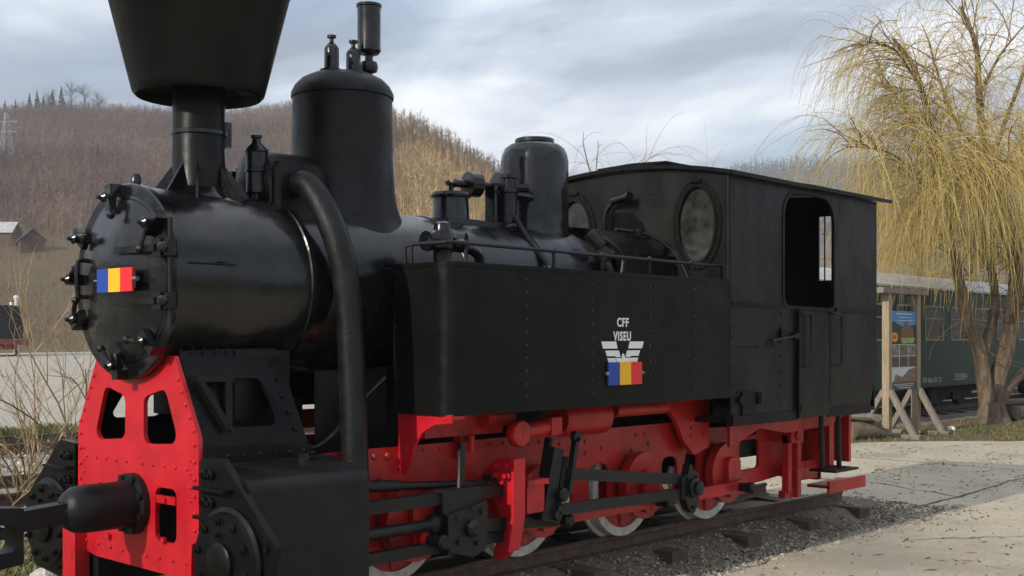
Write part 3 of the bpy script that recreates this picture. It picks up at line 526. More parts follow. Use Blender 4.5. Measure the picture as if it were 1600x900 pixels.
# --- frames (red)
WX = (4.65, 5.755, 6.86, 7.96); WR = .36
for s_ in (-1, 1):
    m = MB(); y0 = s_*.545-.012
    ol = [(3.30, .30), (3.30, .79), (4.40, .80), (7.55, .795), (7.62, .74), (8.10, .72), (8.22, .60), (8.55, .64), (8.72, .74), (9.74, .74), (9.74, .66), (9.46, .56), (9.42, .30), (8.60, .24), (7.6, .225), (5.9, .235), (5.7, .22), (4.9, .20), (4.3, .22)]
    hl = [rpoly([(5.94, .50), (6.18, .52), (6.18, .26), (5.94, .26)], .03, 3), rpoly([(6.36, .555), (6.58, .555), (6.58, .27), (6.36, .27)], .06, 4), rpoly([(7.22, .545), (7.42, .545), (7.42, .30), (7.22, .30)], .07, 4), rpoly([(7.52, .57), (7.70, .57), (7.70, .34), (7.52, .34)], .07, 4), rpoly([(8.30, .60), (8.60, .60), (8.60, .36), (8.30, .36)], .04, 3), rpoly([(4.95, .44), (5.12, .44), (5.12, .30), (4.95, .30)], .05, 3), rpoly([(9.0, .62), (9.30, .62), (9.30, .34), (9.0, .34)], .05, 3)]
    m.plate(ol, hl, y0, .024, 'y'); nn = (0, s_, 0); yy = s_*.558
    for x in (4.42, 4.52): m.rivet((x, yy, .755), nn, .022)
    m.rivets((4.8, yy, .765), (5.5, yy, .765), 6, nn, .012); m.rivets((5.62, yy, .745), (5.95, yy, .745), 4, nn, .016)
    for (x, z) in ((6.02, .66), (6.05, .72), (6.2, .72), (6.32, .72), (6.32, .64), (6.5, .66), (6.5, .56), (6.32, .50), (6.05, .54), (6.9, .73), (7.0, .73), (6.85, .62), (6.95, .60), (7.05, .66), (6.75, .50), (6.95, .47), (7.1, .52), (5.45, .50), (5.55, .40), (5.3, .30), (5.4, .22), (8.3, .66), (8.42, .66)): m.rivet((x, yy, z), nn, .016)
    fr = m.obj('main_frame', REDW, loco)
    m = MB(); m.bar((4.75, s_*.60, .90), (5.42, s_*.60, .90), .05, .12); m.cyl((5.2, s_*.66, .94), (5.44, s_*.66, .94), .055, 14); m.obj('frame_stay', REDW, fr)
    m = MB(); m.cyl((6.5, s_*.66, .93), (7.10, s_*.66, .93), .05, 12); m.obj('brake_cylinder', REDW, fr); m = MB()
    m.plate([(7.05, .99), (7.7, .99), (7.7, .60), (7.5, .55), (7.36, .66), (7.26, .82)], [], s_*.64-.02, .04, 'y'); m.rivets((7.45, s_*.664, .92), (7.45, s_*.664, .70), 5, nn, .012); m.rivets((7.62, s_*.664, .92), (7.62, s_*.664, .70), 4, nn, .012)
    m.obj('tank_support', REDW, fr); m = MB(); m.lathe([(.10, 0), (.12, .05), (.12, .45), (.08, .5)], (5.9, s_*.66, .90), (1, 0, 0), 20); m.obj('air_reservoir', REDW, loco)
    # bracket below the tank front
    m = MB(); pts = [(s_*.56, 1.0), (s_*1.0, 1.0), (s_*1.0, .955), (s_*.86, .94), (s_*.76, .89), (s_*.69, .80), (s_*.66, .70), (s_*.62, .64), (s_*.56, .66)]
    m.plate(pts, [], 4.60, .016, 'x'); m.rivets((4.60, s_*.62, .975), (4.60, s_*.95, .975), 4, N, .010); m.rivets((4.60, s_*.585, .94), (4.60, s_*.585, .70), 4, N, .010); m.box((4.615, min(s_*.56, s_*.57), .66), (4.70, max(s_*.56, s_*.57), .99)); m.box((4.615, min(s_*.6, s_*1.0), .975), (4.70, max(s_*.6, s_*1.0), .992))
    m.obj('tank_bracket', RED, loco)
    # slide bar yoke
    m = MB(); pts = rpoly([(s_*.56, .54), (s_*.66, .64), (s_*.74, .695), (s_*.89, .70), (s_*.89, .36), (s_*.86, .22), (s_*.84, .13), (s_*.78, .085), (s_*.70, .09), (s_*.74, .20), (s_*.77, .34), (s_*.73, .42), (s_*.68, .45), (s_*.61, .46)], .02, 2)
    m.plate(pts, [], 5.24, .04, 'x'); m.bar((5.26, s_*.897, .705), (5.26, s_*.897, .355), .10, .022, upv=(0, 1, 0)); m.bar((5.26, s_*.897, .358), (5.26, s_*.853, .15), .10, .022, upv=(0, 1, 0))
    for (y, z) in ((.75, .66), (.84, .66), (.75, .60), (.84, .60)): m.lathe([(.026, 0), (.026, .02), (.016, .022), (.016, .045)], (5.24, s_*y, z), N, 6)
    m.obj('slide_bar_yoke', RED, loco)
    m = MB(); m.box((5.36, min(s_*.74, s_*.88), .36), (5.52, max(s_*.74, s_*.88), .56)); m.box((5.35, min(s_*.72, s_*.9), .53), (5.54, max(s_*.72, s_*.9), .565)); m.hexb((5.45, s_*.8, .565), (0, 0, 1), .03, .025); m.box((5.44, min(s_*.56, s_*.8), .40), (5.50, max(s_*.56, s_*.8), .50)); m.obj('link_bracket', REDW, loco)
    m = MB(); m.box((5.05, min(s_*.56, s_*.62), .70), (5.10, max(s_*.56, s_*.62), .84)); m.cyl((5.10, s_*.66, .74), (5.10, s_*.66, .84), .022, 8); m.obj('spring_hanger', REDW, loco)
    # wheels
    for i, x in enumerate(WX):
        m = MB(); m.lathe([(.30, 0), (.36, 0), (.365, .02), (.365, .085), (.39, .095), (.39, .115), (.30, .115)], (x, s_*.48, WR+.003), (0, -s_, 0), 64, caps=False)
        m.lathe([(.30, .004), (.30, .11)], (x, s_*.48, WR+.003), (0, -s_, 0), 48, caps=False); w = m.obj('wheel', TYRE, loco)
        m = MB(); m.lathe([(.30, .02), (.12, .035), (.11, .0), (.0, 0)], (x, s_*.48, WR+.003), (0, -s_, 0), 40, caps=False)
        for k in range(8):
            a = k*math.pi/4; m.bar((x+.1*math.cos(a), s_*.45, WR+.1*math.sin(a)), (x+.29*math.cos(a), s_*.45, WR+.29*math.sin(a)), .05, .04, upv=(0, 1, 0))
        m.obj('wheel_centre', REDW, w)
        m = MB(); pin = Vector((x-.02, 0, WR-.15)) if i != 0 else Vector((x+.0, 0, WR-.15))
        cw = circ(x, WR+.02, .235, n=18, a0=75, a1=285)
        m.plate(cw+[(x+.10, .16), (x+.10, .56)], [], s_*.64-.035, .07, 'y')
        m.plate(rpoly([(x-.08, .50), (x+.10, .50), (x+.09, .19), (x-.07, .19)], .05, 3), [], s_*.70-.02, .04, 'y')
        m.cyl((x+.01, s_*.52, WR), (x+.01, s_*.71, WR), .06, 16); m.obj('crank', REDW, loco)
        m = MB(); m.cyl((x+.01, s_*.69, .275), (x+.01, s_*.85, .275), .035, 14); m.lathe([(.045, 0), (.045, .03), (.03, .045)], (x+.01, s_*.85, .275), (0, s_, 0), 12); m.obj('crank_pin', ROD, loco)
    for i in range(3):
        m = MB(); xa, xb = WX[i]+.01, WX[i+1]+.01
        m.plate(rpoly([(xa-.07, .335), (xa+.1, .318), (xb-.1, .318), (xb+.07, .335), (xb+.07, .215), (xb-.1, .232), (xa+.1, .232), (xa-.07, .215)], .03, 3), [], s_*(.745+.004*i)-.017, .034, 'y'); m.obj('coupling_rod', REDW, loco)
    # motion
    yv = s_*.72
    m = MB(); m.cyl((4.14, yv, .625), (5.20, yv, .545), .024, 12); m.cyl((4.14, yv, .625), (4.45, yv, .602), .034, 12); m.hexb((4.32, yv, .635), (0, 0, 1), .02, .02); m.box((5.17, yv-.035, .49), (5.235, yv+.035, .60)); m.obj('valve_rod', ROD, loco)
    m = MB(); m.tube([(4.80, s_*.80, .46), (4.86, s_*.80, .55), (4.87, s_*.80, .80)], .016, 8); m.box((4.855, s_*.80-.016, .58), (4.89, s_*.80+.016, .82)); m.obj('oil_lever', ROD, loco)
    for z0, z1 in ((.545, .475), (.265, .20)):
        m = MB(); m.box((4.14, s_*.77-.03, z1), (5.235, s_*.77+.03, z0)); m.obj('slide_bar', ROD, loco)
    m = MB(); m.cyl((4.14, s_*.77, .365), (4.72, s_*.77, .365), .034, 16); m.lathe([(.035, 0), (.06, .03), (.06, .07), (.05, .09)], (4.64, s_*.77, .365), (1, 0, 0), 16); m.obj('piston_rod', ROD, loco)
    m = MB(); m.box((4.72, s_*.80-.05, .19), (4.98, s_*.80+.05, .56)); m.plate(rpoly([(4.70, .42), (5.02, .48), (5.02, .20), (4.90, .16), (4.70, .22)], .02, 2), [], s_*.86-.012, .024, 'y')
    for (x, z) in ((4.78, .40), (4.9, .44), (4.97, .42), (4.78, .26), (4.93, .24)): m.hexb((x, s_*.873, z), nn, .016)
    m.lathe([(.05, 0), (.05, .03), (.03, .05)], (4.88, s_*.87, .33), nn, 14); m.obj('crosshead', ROD, loco)
    m = MB(); m.bar((4.88, s_*.81, .33), (5.76, s_*.80, .275), .03, .075, upv=(0, 0, 1)); m.obj('connecting_rod', ROD, loco)
    M_ = Matrix.Translation((5.63, s_*.84, .52)) @ Matrix.Rotation(R_(14), 4, 'Y')
    m = MB(); m.box((-.075, -.045, -.22), (.02, .045, .22), M=M_); m.box((.035, -.045, -.20), (.075, .045, .18), M=M_); m.box((-.09, -.05, -.24), (.085, .05, -.19), M=M_)
    m.lathe([(.045, -.06), (.045, .06), (.03, .075)], M_ @ Vector((.05, s_*.02, -.06)), nn, 12); m.lathe([(.035, -.06), (.035, .06), (.02, .07)], M_ @ Vector((.03, s_*.02, -.19)), nn, 10); m.obj('expansion_link', ROD, loco)
    m = MB(); m.bar((5.62, s_*.78, .55), (5.68, s_*.78, .80), .03, .045, upv=(0, 1, 0)); m.bar((5.72, s_*.90, .45), (5.80, s_*.90, .80), .03, .04, upv=(0, 1, 0)); m.lathe([(.035, -.02), (.035, .02)], (5.80, s_*.90, .805), nn, 12); m.obj('lifting_link', ROD, loco)
    m = MB(); m.cyl((5.36, s_*.80, .845), (5.66, s_*.80, .875), .05, 14); m.lathe([(.075, -.035), (.085, -.02), (.085, .02), (.075, .035)], (5.36, s_*.81, .845), nn, 18); m.box((5.62, s_*.80-.055, .82), (5.72, s_*.80+.055, .93)); m.obj('reversing_arm', REDW, loco)
    m = MB(); m.bar((5.72, s_*.89, .575), (7.02, s_*.86, .425), .03, .075, upv=(0, 0, 1)); m.obj('radius_rod', ROD, loco)
    m = MB(); m.bar((5.62, s_*.90, .36), (7.03, s_*.87, .325), .03, .07, upv=(0, 0, 1)); m.lathe([(.03, -.03), (.03, .03)], (5.64, s_*.91, .36), nn, 10); m.obj('eccentric_rod', ROD, loco)
    m = MB(); m.plate(rpoly([(6.98, .44), (7.06, .46), (7.09, .55), (7.14, .48), (7.19, .46), (7.20, .26), (7.14, .17), (7.07, .21), (7.03, .28), (6.98, .30)], .015, 2), [], s_*.87-.03, .06, 'y')
    m.lathe([(.07, 0), (.07, .03), (.05, .04), (.05, .07), (.02, .08)], (7.11, s_*.90, .36), nn, 14)
    for (x, z) in ((7.05, .43), (7.16, .43), (7.12, .22), (7.04, .32)): m.hexb((x, s_*.90, z), nn, .014)
    m.obj('return_crank', ROD, loco)
    # rear brake hangers, step
    m = MB(); m.box((8.78, s_*.70-.03, .14), (8.84, s_*.70+.03, .62)); m.box((8.90, s_*.72-.03, .10), (8.96, s_*.72+.03, .64)); m.box((8.76, s_*.66-.05, .10), (8.98, s_*.70+.05, .16)); m.box((8.78, min(s_*.56, s_*.76), .56), (8.98, max(s_*.56, s_*.76), .66)); m.cyl((8.88, s_*.6, .62), (8.88, s_*.78, .62), .045, 12); m.obj('brake_hanger', REDW, loco)
    m = MB(); m.box((8.95, s_*.66-.02, .22), (9.42, s_*.66+.02, .38)); m.rivets((9.0, s_*.682, .33), (9.38, s_*.682, .33), 6, nn, .016); m.box((9.38, min(s_*.3, s_*.68), .20), (9.44, max(s_*.3, s_*.68), .40)); m.obj('rear_beam', REDW, loco)
    m = MB(); m.plate([(7.75, .80), (9.72, .80), (9.72, .775), (9.30, .68), (8.6, .66), (8.2, .72), (7.75, .60)], [], s_*.80-.012, .024, 'y'); m.box((9.36, min(s_*.6, s_*.8), .30), (9.44, max(s_*.6, s_*.8), .79)); m.obj('valance', REDW, loco)
    m = MB(); m.cyl((9.02, s_*.90, .80), (9.04, s_*.90, .33), .022, 10); m.cyl((9.32, s_*.90, .80), (9.34, s_*.90, .33), .022, 10); m.box((9.0, s_*.92-.12, .315), (9.42, s_*.92+.12, .335)); m.obj('cab_step', ROD, loco)
    m = MB(); m.box((9.30, s_*.72-.10, .14), (9.98, s_*.72+.10, .165)); m.box((9.30, s_*.82-.012, .10), (9.98, s_*.82+.012, .20)); m.obj('rear_step', REDW, loco)
m = MB()
for x in WX: m.cyl((x, -.6, WR), (x, .6, WR), .06, 12)
m.obj('axle', BLKM, loco)
m = MB(); m.box((4.7, -.34, .70), (7.4, .34, 1.25)); m.box((7.5, -.5, .45), (9.5, .5, .72)); m.obj('ash_pan', BLKM, loco)
m = MB(); m.box((9.62, -.85, .35), (9.66, .85, .78)); m.obj('rear_buffer_beam', REDW, loco)
# --- side tanks
for s_ in (-1, 1):
    pl = rpoly([(4.59, s_*.53), (4.59, s_*1.0), (7.445, s_*1.0), (7.445, s_*.53)], [0, .10, 0, 0], 10)
    m = MB(); m.plate(pl, [], 1.0, .845, 'z')
    tank = m.obj('side_tank', BLKW, loco)
    m = MB(); o2 = rpoly([(4.584, s_*.53), (4.584, s_*1.006), (7.446, s_*1.006), (7.446, s_*.53)], [0, .106, 0, 0], 10)
    m.plate(o2, [], .994, .052, 'z'); m.plate(o2, [], 1.828, .024, 'z'); m.obj('tank_flange', BLKW, tank)
    m = MB(); nn = (0, s_, 0)
    for x, n in ((5.21, 10), (5.83, 9), (6.45, 8), (6.98, 8)): m.rivets((x, s_*1.0, 1.08), (x, s_*1.0, 1.77), n, nn, .0115)
    m.rivets((4.59, s_*.56, 1.06), (4.59, s_*.56, 1.80), 18, N, .008); m.rivets((4.75, s_*1.006, 1.02), (7.4, s_*1.006, 1.02), 22, nn, .005)
    m.obj('tank_rivets', BLK, tank)['kind'] = 'stuff'
    m = MB(); yr = s_*.93; zr = 1.965
    m.tube([(4.62, s_*.60, 1.84), (4.615, s_*.60, 1.95), (4.63, s_*.64, zr), (4.66, s_*.90, zr), (4.72, yr, zr), (6.0, yr, zr-.005), (7.44, yr, zr-.01)], .0115, 8)
    for x in (4.78, 5.55, 6.03, 6.55, 7.05): m.cyl((x, yr, 1.84), (x, yr, zr), .0105, 8); m.lathe([(.012, -.018), (.02, 0), (.012, .018)], (x, yr, zr-.003), (0, 0, 1), 8)
    m.cyl((4.63, s_*.64, 1.84), (4.63, s_*.64, zr), .0105, 8); m.obj('tank_handrail', ROD, tank)
    if s_ < 0:
        m = MB(); m.text('CFF', (6.155, -1.003, 1.502), .080, sx=.86); m.text('VISEU', (6.15, -1.003, 1.412), .082, sx=.80); m.obj('lettering', WHITE, tank, smooth=0)['label'] = 'white lettering CFF VISEU on the tank side'
        m = MB(); cx = 6.155; z1 = 1.405
        for q in (-1, 1):
            for k, (a, b, h0, h1) in enumerate(((.225, .075, .0, .045), (.185, .095, .058, .094), (.165, .085, .106, .142))):
                m.plate([(cx+q*a, z1-h0), (cx+q*b, z1-h0), (cx+q*(b-.016), z1-h1), (cx+q*(a-.018), z1-h1)], [], -1.006, .006, 'y')
            m.plate([(cx+q*.072, z1-.002), (cx+q*.094-q*.0, z1-.058), (cx+q*.045, z1-.058)][1:]+[(cx+q*.030, z1-.10), (cx+q*.078, z1-.10)], [], -1.0065, .006, 'y')
            m.plate([(cx+q*.076, z1-.106), (cx+q*.028, z1-.106), (cx+q*.016, z1-.115), (cx, z1-.11), (cx, z1-.165), (cx+q*.055, z1-.165)], [], -1.007-.0005*q, .006, 'y')
        m.plate([(cx-.018, z1-.12), (cx-.010, z1-.085), (cx, z1-.075), (cx+.012, z1-.09), (cx+.022, z1-.12), (cx+.022, z1-.19), (cx+.004, z1-.225), (cx-.016, z1-.20)], [], -1.0085, .006, 'y')
        m.obj('winged_emblem', WHITE, tank, smooth=0)['label'] = 'white winged railway emblem above the flag plate'
        m = MB()
        for k in range(3): m.box((5.985+.12*k, -1.018, 1.125), (5.985+.12*(k+1), -1.008, 1.272), k)
        m.box((5.99, -1.008, 1.14), (6.33, -.998, 1.26), 3); m.cyl((5.985, -1.012, 1.2), (5.955, -1.012, 1.2), .013, 8, 3); m.cyl((6.345, -1.012, 1.2), (6.37, -1.012, 1.2), .008, 8, 3)
        m.obj('flag_plate', [BLUE, YEL, FRED, STEEL], tank)['label'] = 'blue, yellow and red flag plate on the tank side'
# --- cab
def roofz(y): return 2.625+.105*(1-(y)**2)
cab = None
m = MB()
front_o = [(-1.0, 1.0), (1.0, 1.0)]+[(y, roofz(y)) for y in np.linspace(1.0, -1.0, 25)]
m.plate(front_o, [circ(-.725, 2.275, .165, .285, 32), circ(.45, 2.26, .165, .285, 32)], 7.445, .02, 'x')
for (y, z) in ((-.15, 2.50), (-.2, 2.42), (-.24, 2.44), (-.3, 2.47), (-.33, 2.5), (-.1, 2.36), (-.06, 2.56), (-.5, 2.0), (-.42, 2.52)): m.rivet((7.445, y, z), N, .010)
cab = m.obj('cab_front', DUST, loco)
for y in (-.725, .45):
    m = MB(); m.plate(circ(y, 2.275 if y < 0 else 2.26, .215, .34, 40), [circ(y, 2.275 if y < 0 else 2.26, .162, .282, 40)], 7.432, .014, 'x')
    for k in range(10):
        a = k*.628+.31; m.rivet((7.432, y+.19*math.cos(a), 2.27+.31*math.sin(a)), N, .010)
    m.bar((7.425, y-.04, 2.595), (7.425, y+.05, 2.595), .02, .02)
    m.plate(circ(y, 2.275 if y < 0 else 2.26, .178, .30, 40), [circ(y, 2.275 if y < 0 else 2.26, .158, .278, 40)], 7.422, .012, 'x')
    fr = m.obj('window_ring', BLKW, cab)
    m = MB(); m.plate(circ(y, 2.27, .165, .285, 32), [], 7.452, .004, 'x'); m.obj('window_glass', DGLASS, cab)
m = MB(); m.plate([(-.99, .80), (.99, .80)]+[(y, roofz(y)) for y in np.linspace(.99, -.99, 19)], [[(-.60, 1.95), (-.46, 1.95), (-.46, 2.53), (-.60, 2.53)], [(.46, 1.95), (.60, 1.95), (.60, 2.53), (.46, 2.53)]], 9.81, .02, 'x')
m.box((9.825, -.515, 1.95), (9.835, -.505, 2.53)); m.obj('cab_rear_wall', BLKW, loco)
for s_ in (-1, 1):
    m = MB(); win = rpoly([(8.235, 2.575), (9.045, 2.575), (9.045, 1.675), (8.235, 1.685)], [.20, .20, .05, .07], 7)
    ol = [(7.465, .785), (7.465, 2.635), (9.845, 2.625), (9.845, 1.14), (9.69, .80)]
    m.plate(ol, [win], s_*.99-.01, .02, 'y')
    nn = (0, s_, 0); ys = s_*1.0
    m.rivets((7.49, ys, .86), (7.49, ys, 1.8), 14, nn, .009); m.rivets((7.55, ys, 1.03), (7.70, ys, 1.03), 3, nn, .011); m.rivets((8.18, ys, .95), (8.18, ys, 1.62), 7, nn, .013); m.rivets((7.56, ys, 1.36), (8.0, ys, 1.36), 8, nn, .009)
    m.rivets((8.97, ys, .90), (8.97, ys, 1.6), 6, nn, .008); m.rivets((8.21, ys, 1.75), (8.21, ys, 2.4), 6, nn, .006)
    m.cyl((7.455, s_*.985, 1.0), (7.455, s_*.985, 2.63), .022, 12)
    cs = m.obj('cab_side', DUST, loco)
    m = MB(); wo = rpoly([(8.205, 2.605), (9.075, 2.605), (9.075, 1.645), (8.205, 1.655)], [.22, .22, .07, .09], 7); m.plate(wo, [win], s_*1.0-.004 if s_ > 0 else -1.006, .01, 'y'); m.obj('window_trim', BLKW, cs)
    m = MB(); a0 = s_*1.006-.006
    m.box((7.467, a0, 1.665), (8.20, a0+.012, 1.70)); m.obj('belt_strip', BLKW, cs); m = MB(); m.box((9.08, a0, 1.645), (9.843, a0+.012, 1.685)); m.obj('belt_strip', BLKW, cs)
    m = MB(); m.box((8.94, a0-.004, .782), (9.70, a0+.014, .855)); m.obj('sill_strip', BLKW, cs); m = MB(); m.box((7.467, a0-.004*1, .782), (8.42, a0+.014, .855)); m.box((7.60, a0-.002, .80+.06), (7.80, a0+.012, 1.03)); m.cyl((7.83, s_*1.02, .93), (7.83, s_*1.02, 1.02), .022, 8)
    m.hexb((7.575, s_*1.01, .97), nn, .03, .015); m.obj('sill_strip', BLKW, cs)
    m = MB(); m.box((8.43, s_*1.012-.012, .80), (8.93, s_*1.012+.012, 1.635)); m.box((8.445, s_*1.03-.004, .84), (8.915, s_*1.03+.004, .90)); dr = m.obj('cab_door', DUST, loco)
    m = MB(); m.box((8.415, s_*1.02-.012, .80), (8.428, s_*1.02+.012, 1.66)); m.obj('door_post', BLKW, dr); m = MB(); m.box((8.93, s_*1.02-.006, .86), (8.945, s_*1.02+.010, 1.65)); m.obj('door_post', BLKW, dr)
    for xx, zz in ((8.52, 1.25), (8.50, .0)):
        if zz == 0: continue
    for x0, x1 in ((8.40, 8.56), (8.93, 9.08)):
        m = MB(); m.tube([(x0+.02, s_*1.0, 1.63), (x0+.02, s_*1.05, 1.63), (x1-.03, s_*1.055, 1.62), (x1, s_*1.055, 1.58), (x1, s_*1.055, 1.26), (x1-.03, s_*1.05, 1.21), (x0+.02, s_*1.0, 1.21)], .010, 8, smooth=3); m.obj('door_handrail', BLKW, dr)
    m = MB(); m.cyl((8.0, s_*1.03, 1.41), (8.42, s_*1.03, 1.45), .012, 8); m.cyl((8.01, s_*1.03, 1.41), (8.01, s_*1.03, 1.36), .012, 8); m.box((8.16, s_*1.0-.02*(s_<0), 1.42), (8.22, s_*1.0+.04*(s_>0)+.0, 1.50)); m.box((8.34, min(s_*1.0, s_*1.04), 1.42), (8.40, max(s_*1.0, s_*1.04), 1.47)); m.obj('door_latch', BLKW, cs)
m = MB(); pts = [(y, roofz(y)+.004) for y in np.linspace(-1.06, 1.06, 27)]
m.plate(pts+[(y, z+.03) for y, z in reversed(pts)], [], 7.40, 1.2, 'x'); m.plate([(y, z+.006) for y, z in pts]+[(y, z+.036) for y, z in reversed(pts)], [], 8.59, 1.44, 'x')
roof = m.obj('cab_roof', BLKW, loco)
m = MB(); m.plate([(-.32, 2.70), (-.32, 2.79), (0, 2.80), (.32, 2.79), (.32, 2.70)], [], 7.62, .50, 'x'); m.plate([(-.34, 2.79), (-.34, 2.805), (0, 2.818), (.34, 2.805), (.34, 2.79)], [], 7.59, .56, 'x'); m.obj('roof_vent', BLKW, roof)
m = MB(); m.box((7.5, -.99, .80), (9.80, .99, .83)); m.box((7.47, -.5, .83), (8.0, .5, 1.9)); m.obj('cab_floor', BLKM, loco)
m = MB(); m.tube([(7.40, .10, 2.22), (7.40, .10, 2.40), (7.40, .04, 2.48), (7.39, -.03, 2.505)], .018, 8, smooth=4); m.cyl((7.38, .02, 2.50), (7.34, -.16, 2.52), .03, 12); m.lathe([(.02, 0), (.038, .01), (.038, .04)], (7.345, -.14, 2.517), (-.2, -1, .1), 12); m.obj('injector_pipe', BLK, loco)
for dx in (0, .04):
    m = MB(); m.tube([(7.0+dx, -.30, 2.235), (7.25+dx, -.42, 2.20), (7.36+dx, -.56, 2.08), (7.40+dx, -.66, 1.9), (7.40+dx, -.68, 1.82)], .013, 8, smooth=5); m.obj('cab_pipe', BLK, loco)
m = MB(); m.tube([(3.9, -.50, .82), (4.1, -.50, .85), (4.3, -.55, 1.05), (4.5, -.56, 1.2)], .016, 8, smooth=4); m.obj('drain_pipe', BLK, loco)
# ================================================================== tracks
def rail_mesh(x0, x1, y, z0, h, name, parent):
    w = .052*h/.13; f = .055*h/.13
    P = [(-f, 0), (f, 0), (f, .012), (.012, .022), (.010, h-.035), (w/2, h-.028), (w/2, h-.004), (w/2-.006, h), (-w/2+.006, h), (-w/2, h-.004), (-w/2, h-.028), (-.010, h-.035), (-.012, .022), (-f, .012)]
    m = MB(); n = len(P); m.add([(x, y+a, z0+b) for x in (x0, x1) for a, b in P], [(k, (k+1) % n, n+(k+1) % n, n+k) for k in range(n)]+[tuple(range(n-1, -1, -1)), tuple(range(n, 2*n))])
    return m.obj(name, RAILM, parent, smooth=0)
def track(label, x0, x1, yc, gauge, zt, h, slen, spx, x_s0):
    t = thing('railway_track', label, 'track', (x0, yc, zt-h-.12), 'railway tracks in the yard')
    for s_ in (-1, 1):
        r = rail_mesh(x0, x1, yc+s_*(gauge/2+.026), zt-h, h, 'rail', t)
        m = MB(); m.box((x0, yc+s_*(gauge/2+.026)-.016, zt-.0005), (x1, yc+s_*(gauge/2+.026)+.016, zt+.001)); m.obj('rail_head', RAILT, r, smooth=0)
    meshes = []
    for q in range(4):
        m = MB(); n = 7; a = slen/2; VV = []
        for i in range(n+1):
            yy = -a+2*a*i/n; VV += [(-.10+random.uniform(-.012, .012), yy, -.13), (.10+random.uniform(-.012, .012), yy, -.13), (.10+random.uniform(-.015, .015), yy, random.uniform(-.015, .004)), (-.10+random.uniform(-.015, .015), yy, random.uniform(-.015, .004))]
        m.add(VV, [(i*4+k, i*4+(k+1) % 4, i*4+4+(k+1) % 4, i*4+4+k) for i in range(n) for k in range(4)]+[(3, 2, 1, 0), (n*4, n*4+1, n*4+2, n*4+3)]); meshes.append(m.mesh('sleeper', SLEEP, 0))
    x = x_s0; k = 0
    while x < x1-.1:
        o = bpy.data.objects.new('sleeper', meshes[k % 4]); COL.objects.link(o); o.parent = t; o.location = Vector((x, yc+random.uniform(-.05, .05), zt-h+.002))-t.location; o.rotation_euler = (0, 0, random.uniform(-.04, .04)); x += spx; k += 1
    return t
track('narrow gauge track with timber sleepers under the black locomotive', -2, 10.35, 0, .76, 0, .115, 1.52, 1.0, -1.83)
track('siding track nearest behind the black locomotive at left', -25, 50, 6.45, 1.435, -.075, .14, 2.4, .75, -24.8)
track('siding track furthest behind, next to the pale concrete yard', -25, 50, 11.7, 1.435, -.075, .14, 2.4, .75, -24.8)
track('narrow gauge track under the green carriage', 14.5, 60, 5.72, .76, -.09, .10, 1.6, .9, 14.8) if False else None
# ================================================================== vegetation helpers
class Tw:
    """collects thin tapering three-sided twigs with a tint"""
    def __init__(s): s.V = []; s.F = []; s.T = []
    def add(s, pts, r0, r1, tint, seg=3):
        n = len(pts); o = len(s.V); up = None
        for i, p in enumerate(pts):
            d = (pts[min(i+1, n-1)]-pts[max(i-1, 0)])
            if d.length < 1e-6: d = Vector((0, 0, 1))
            d.normalize()
            if up is None: up = d.orthogonal().normalized()
            up = up-d*up.dot(d)
            if up.length < 1e-5: up = d.orthogonal()
            up.normalize(); sd = d.cross(up); r = r0+(r1-r0)*i/(n-1)
            for k in range(seg):
                a = 6.2832*k/seg; s.V.append(tuple(p+up*(r*math.cos(a))+sd*(r*math.sin(a)))); s.T.append(tint)
        for i in range(n-1):
            for k in range(seg): s.F.append((o+i*seg+k, o+i*seg+(k+1) % seg, o+(i+1)*seg+(k+1) % seg, o+(i+1)*seg+k))
    def obj(s, name, material, parent=None):
        o = tinted(name, s.V, s.F, s.T, material); o.data.polygons.foreach_set('use_smooth', [True]*len(o.data.polygons))
        if parent is not None: o.parent = parent; o.location = -parent.location
        return o
TWIG = attr_mat('twig_bark', .75); BARK = mat('rough_bark', (.21, .155, .10), .95, col2=(.10, .072, .048), nscale=12, bump=1.0, bscale=26, stretch=(1, 1, .3))
def jit(c, f=.25): k = random.uniform(1-f, 1+f); return tuple(v*k*random.uniform(.92, 1.08) for v in c)
def arc(p, d, L, n, droop, wob=.08):
    pts = [p.copy()]; d = d.normalized()
    for i in range(n):
        d = (d+Vector((random.gauss(0, wob), random.gauss(0, wob), random.gauss(0, wob)-droop/n))).normalized(); pts.append(pts[-1]+d*(L/n))
    return pts
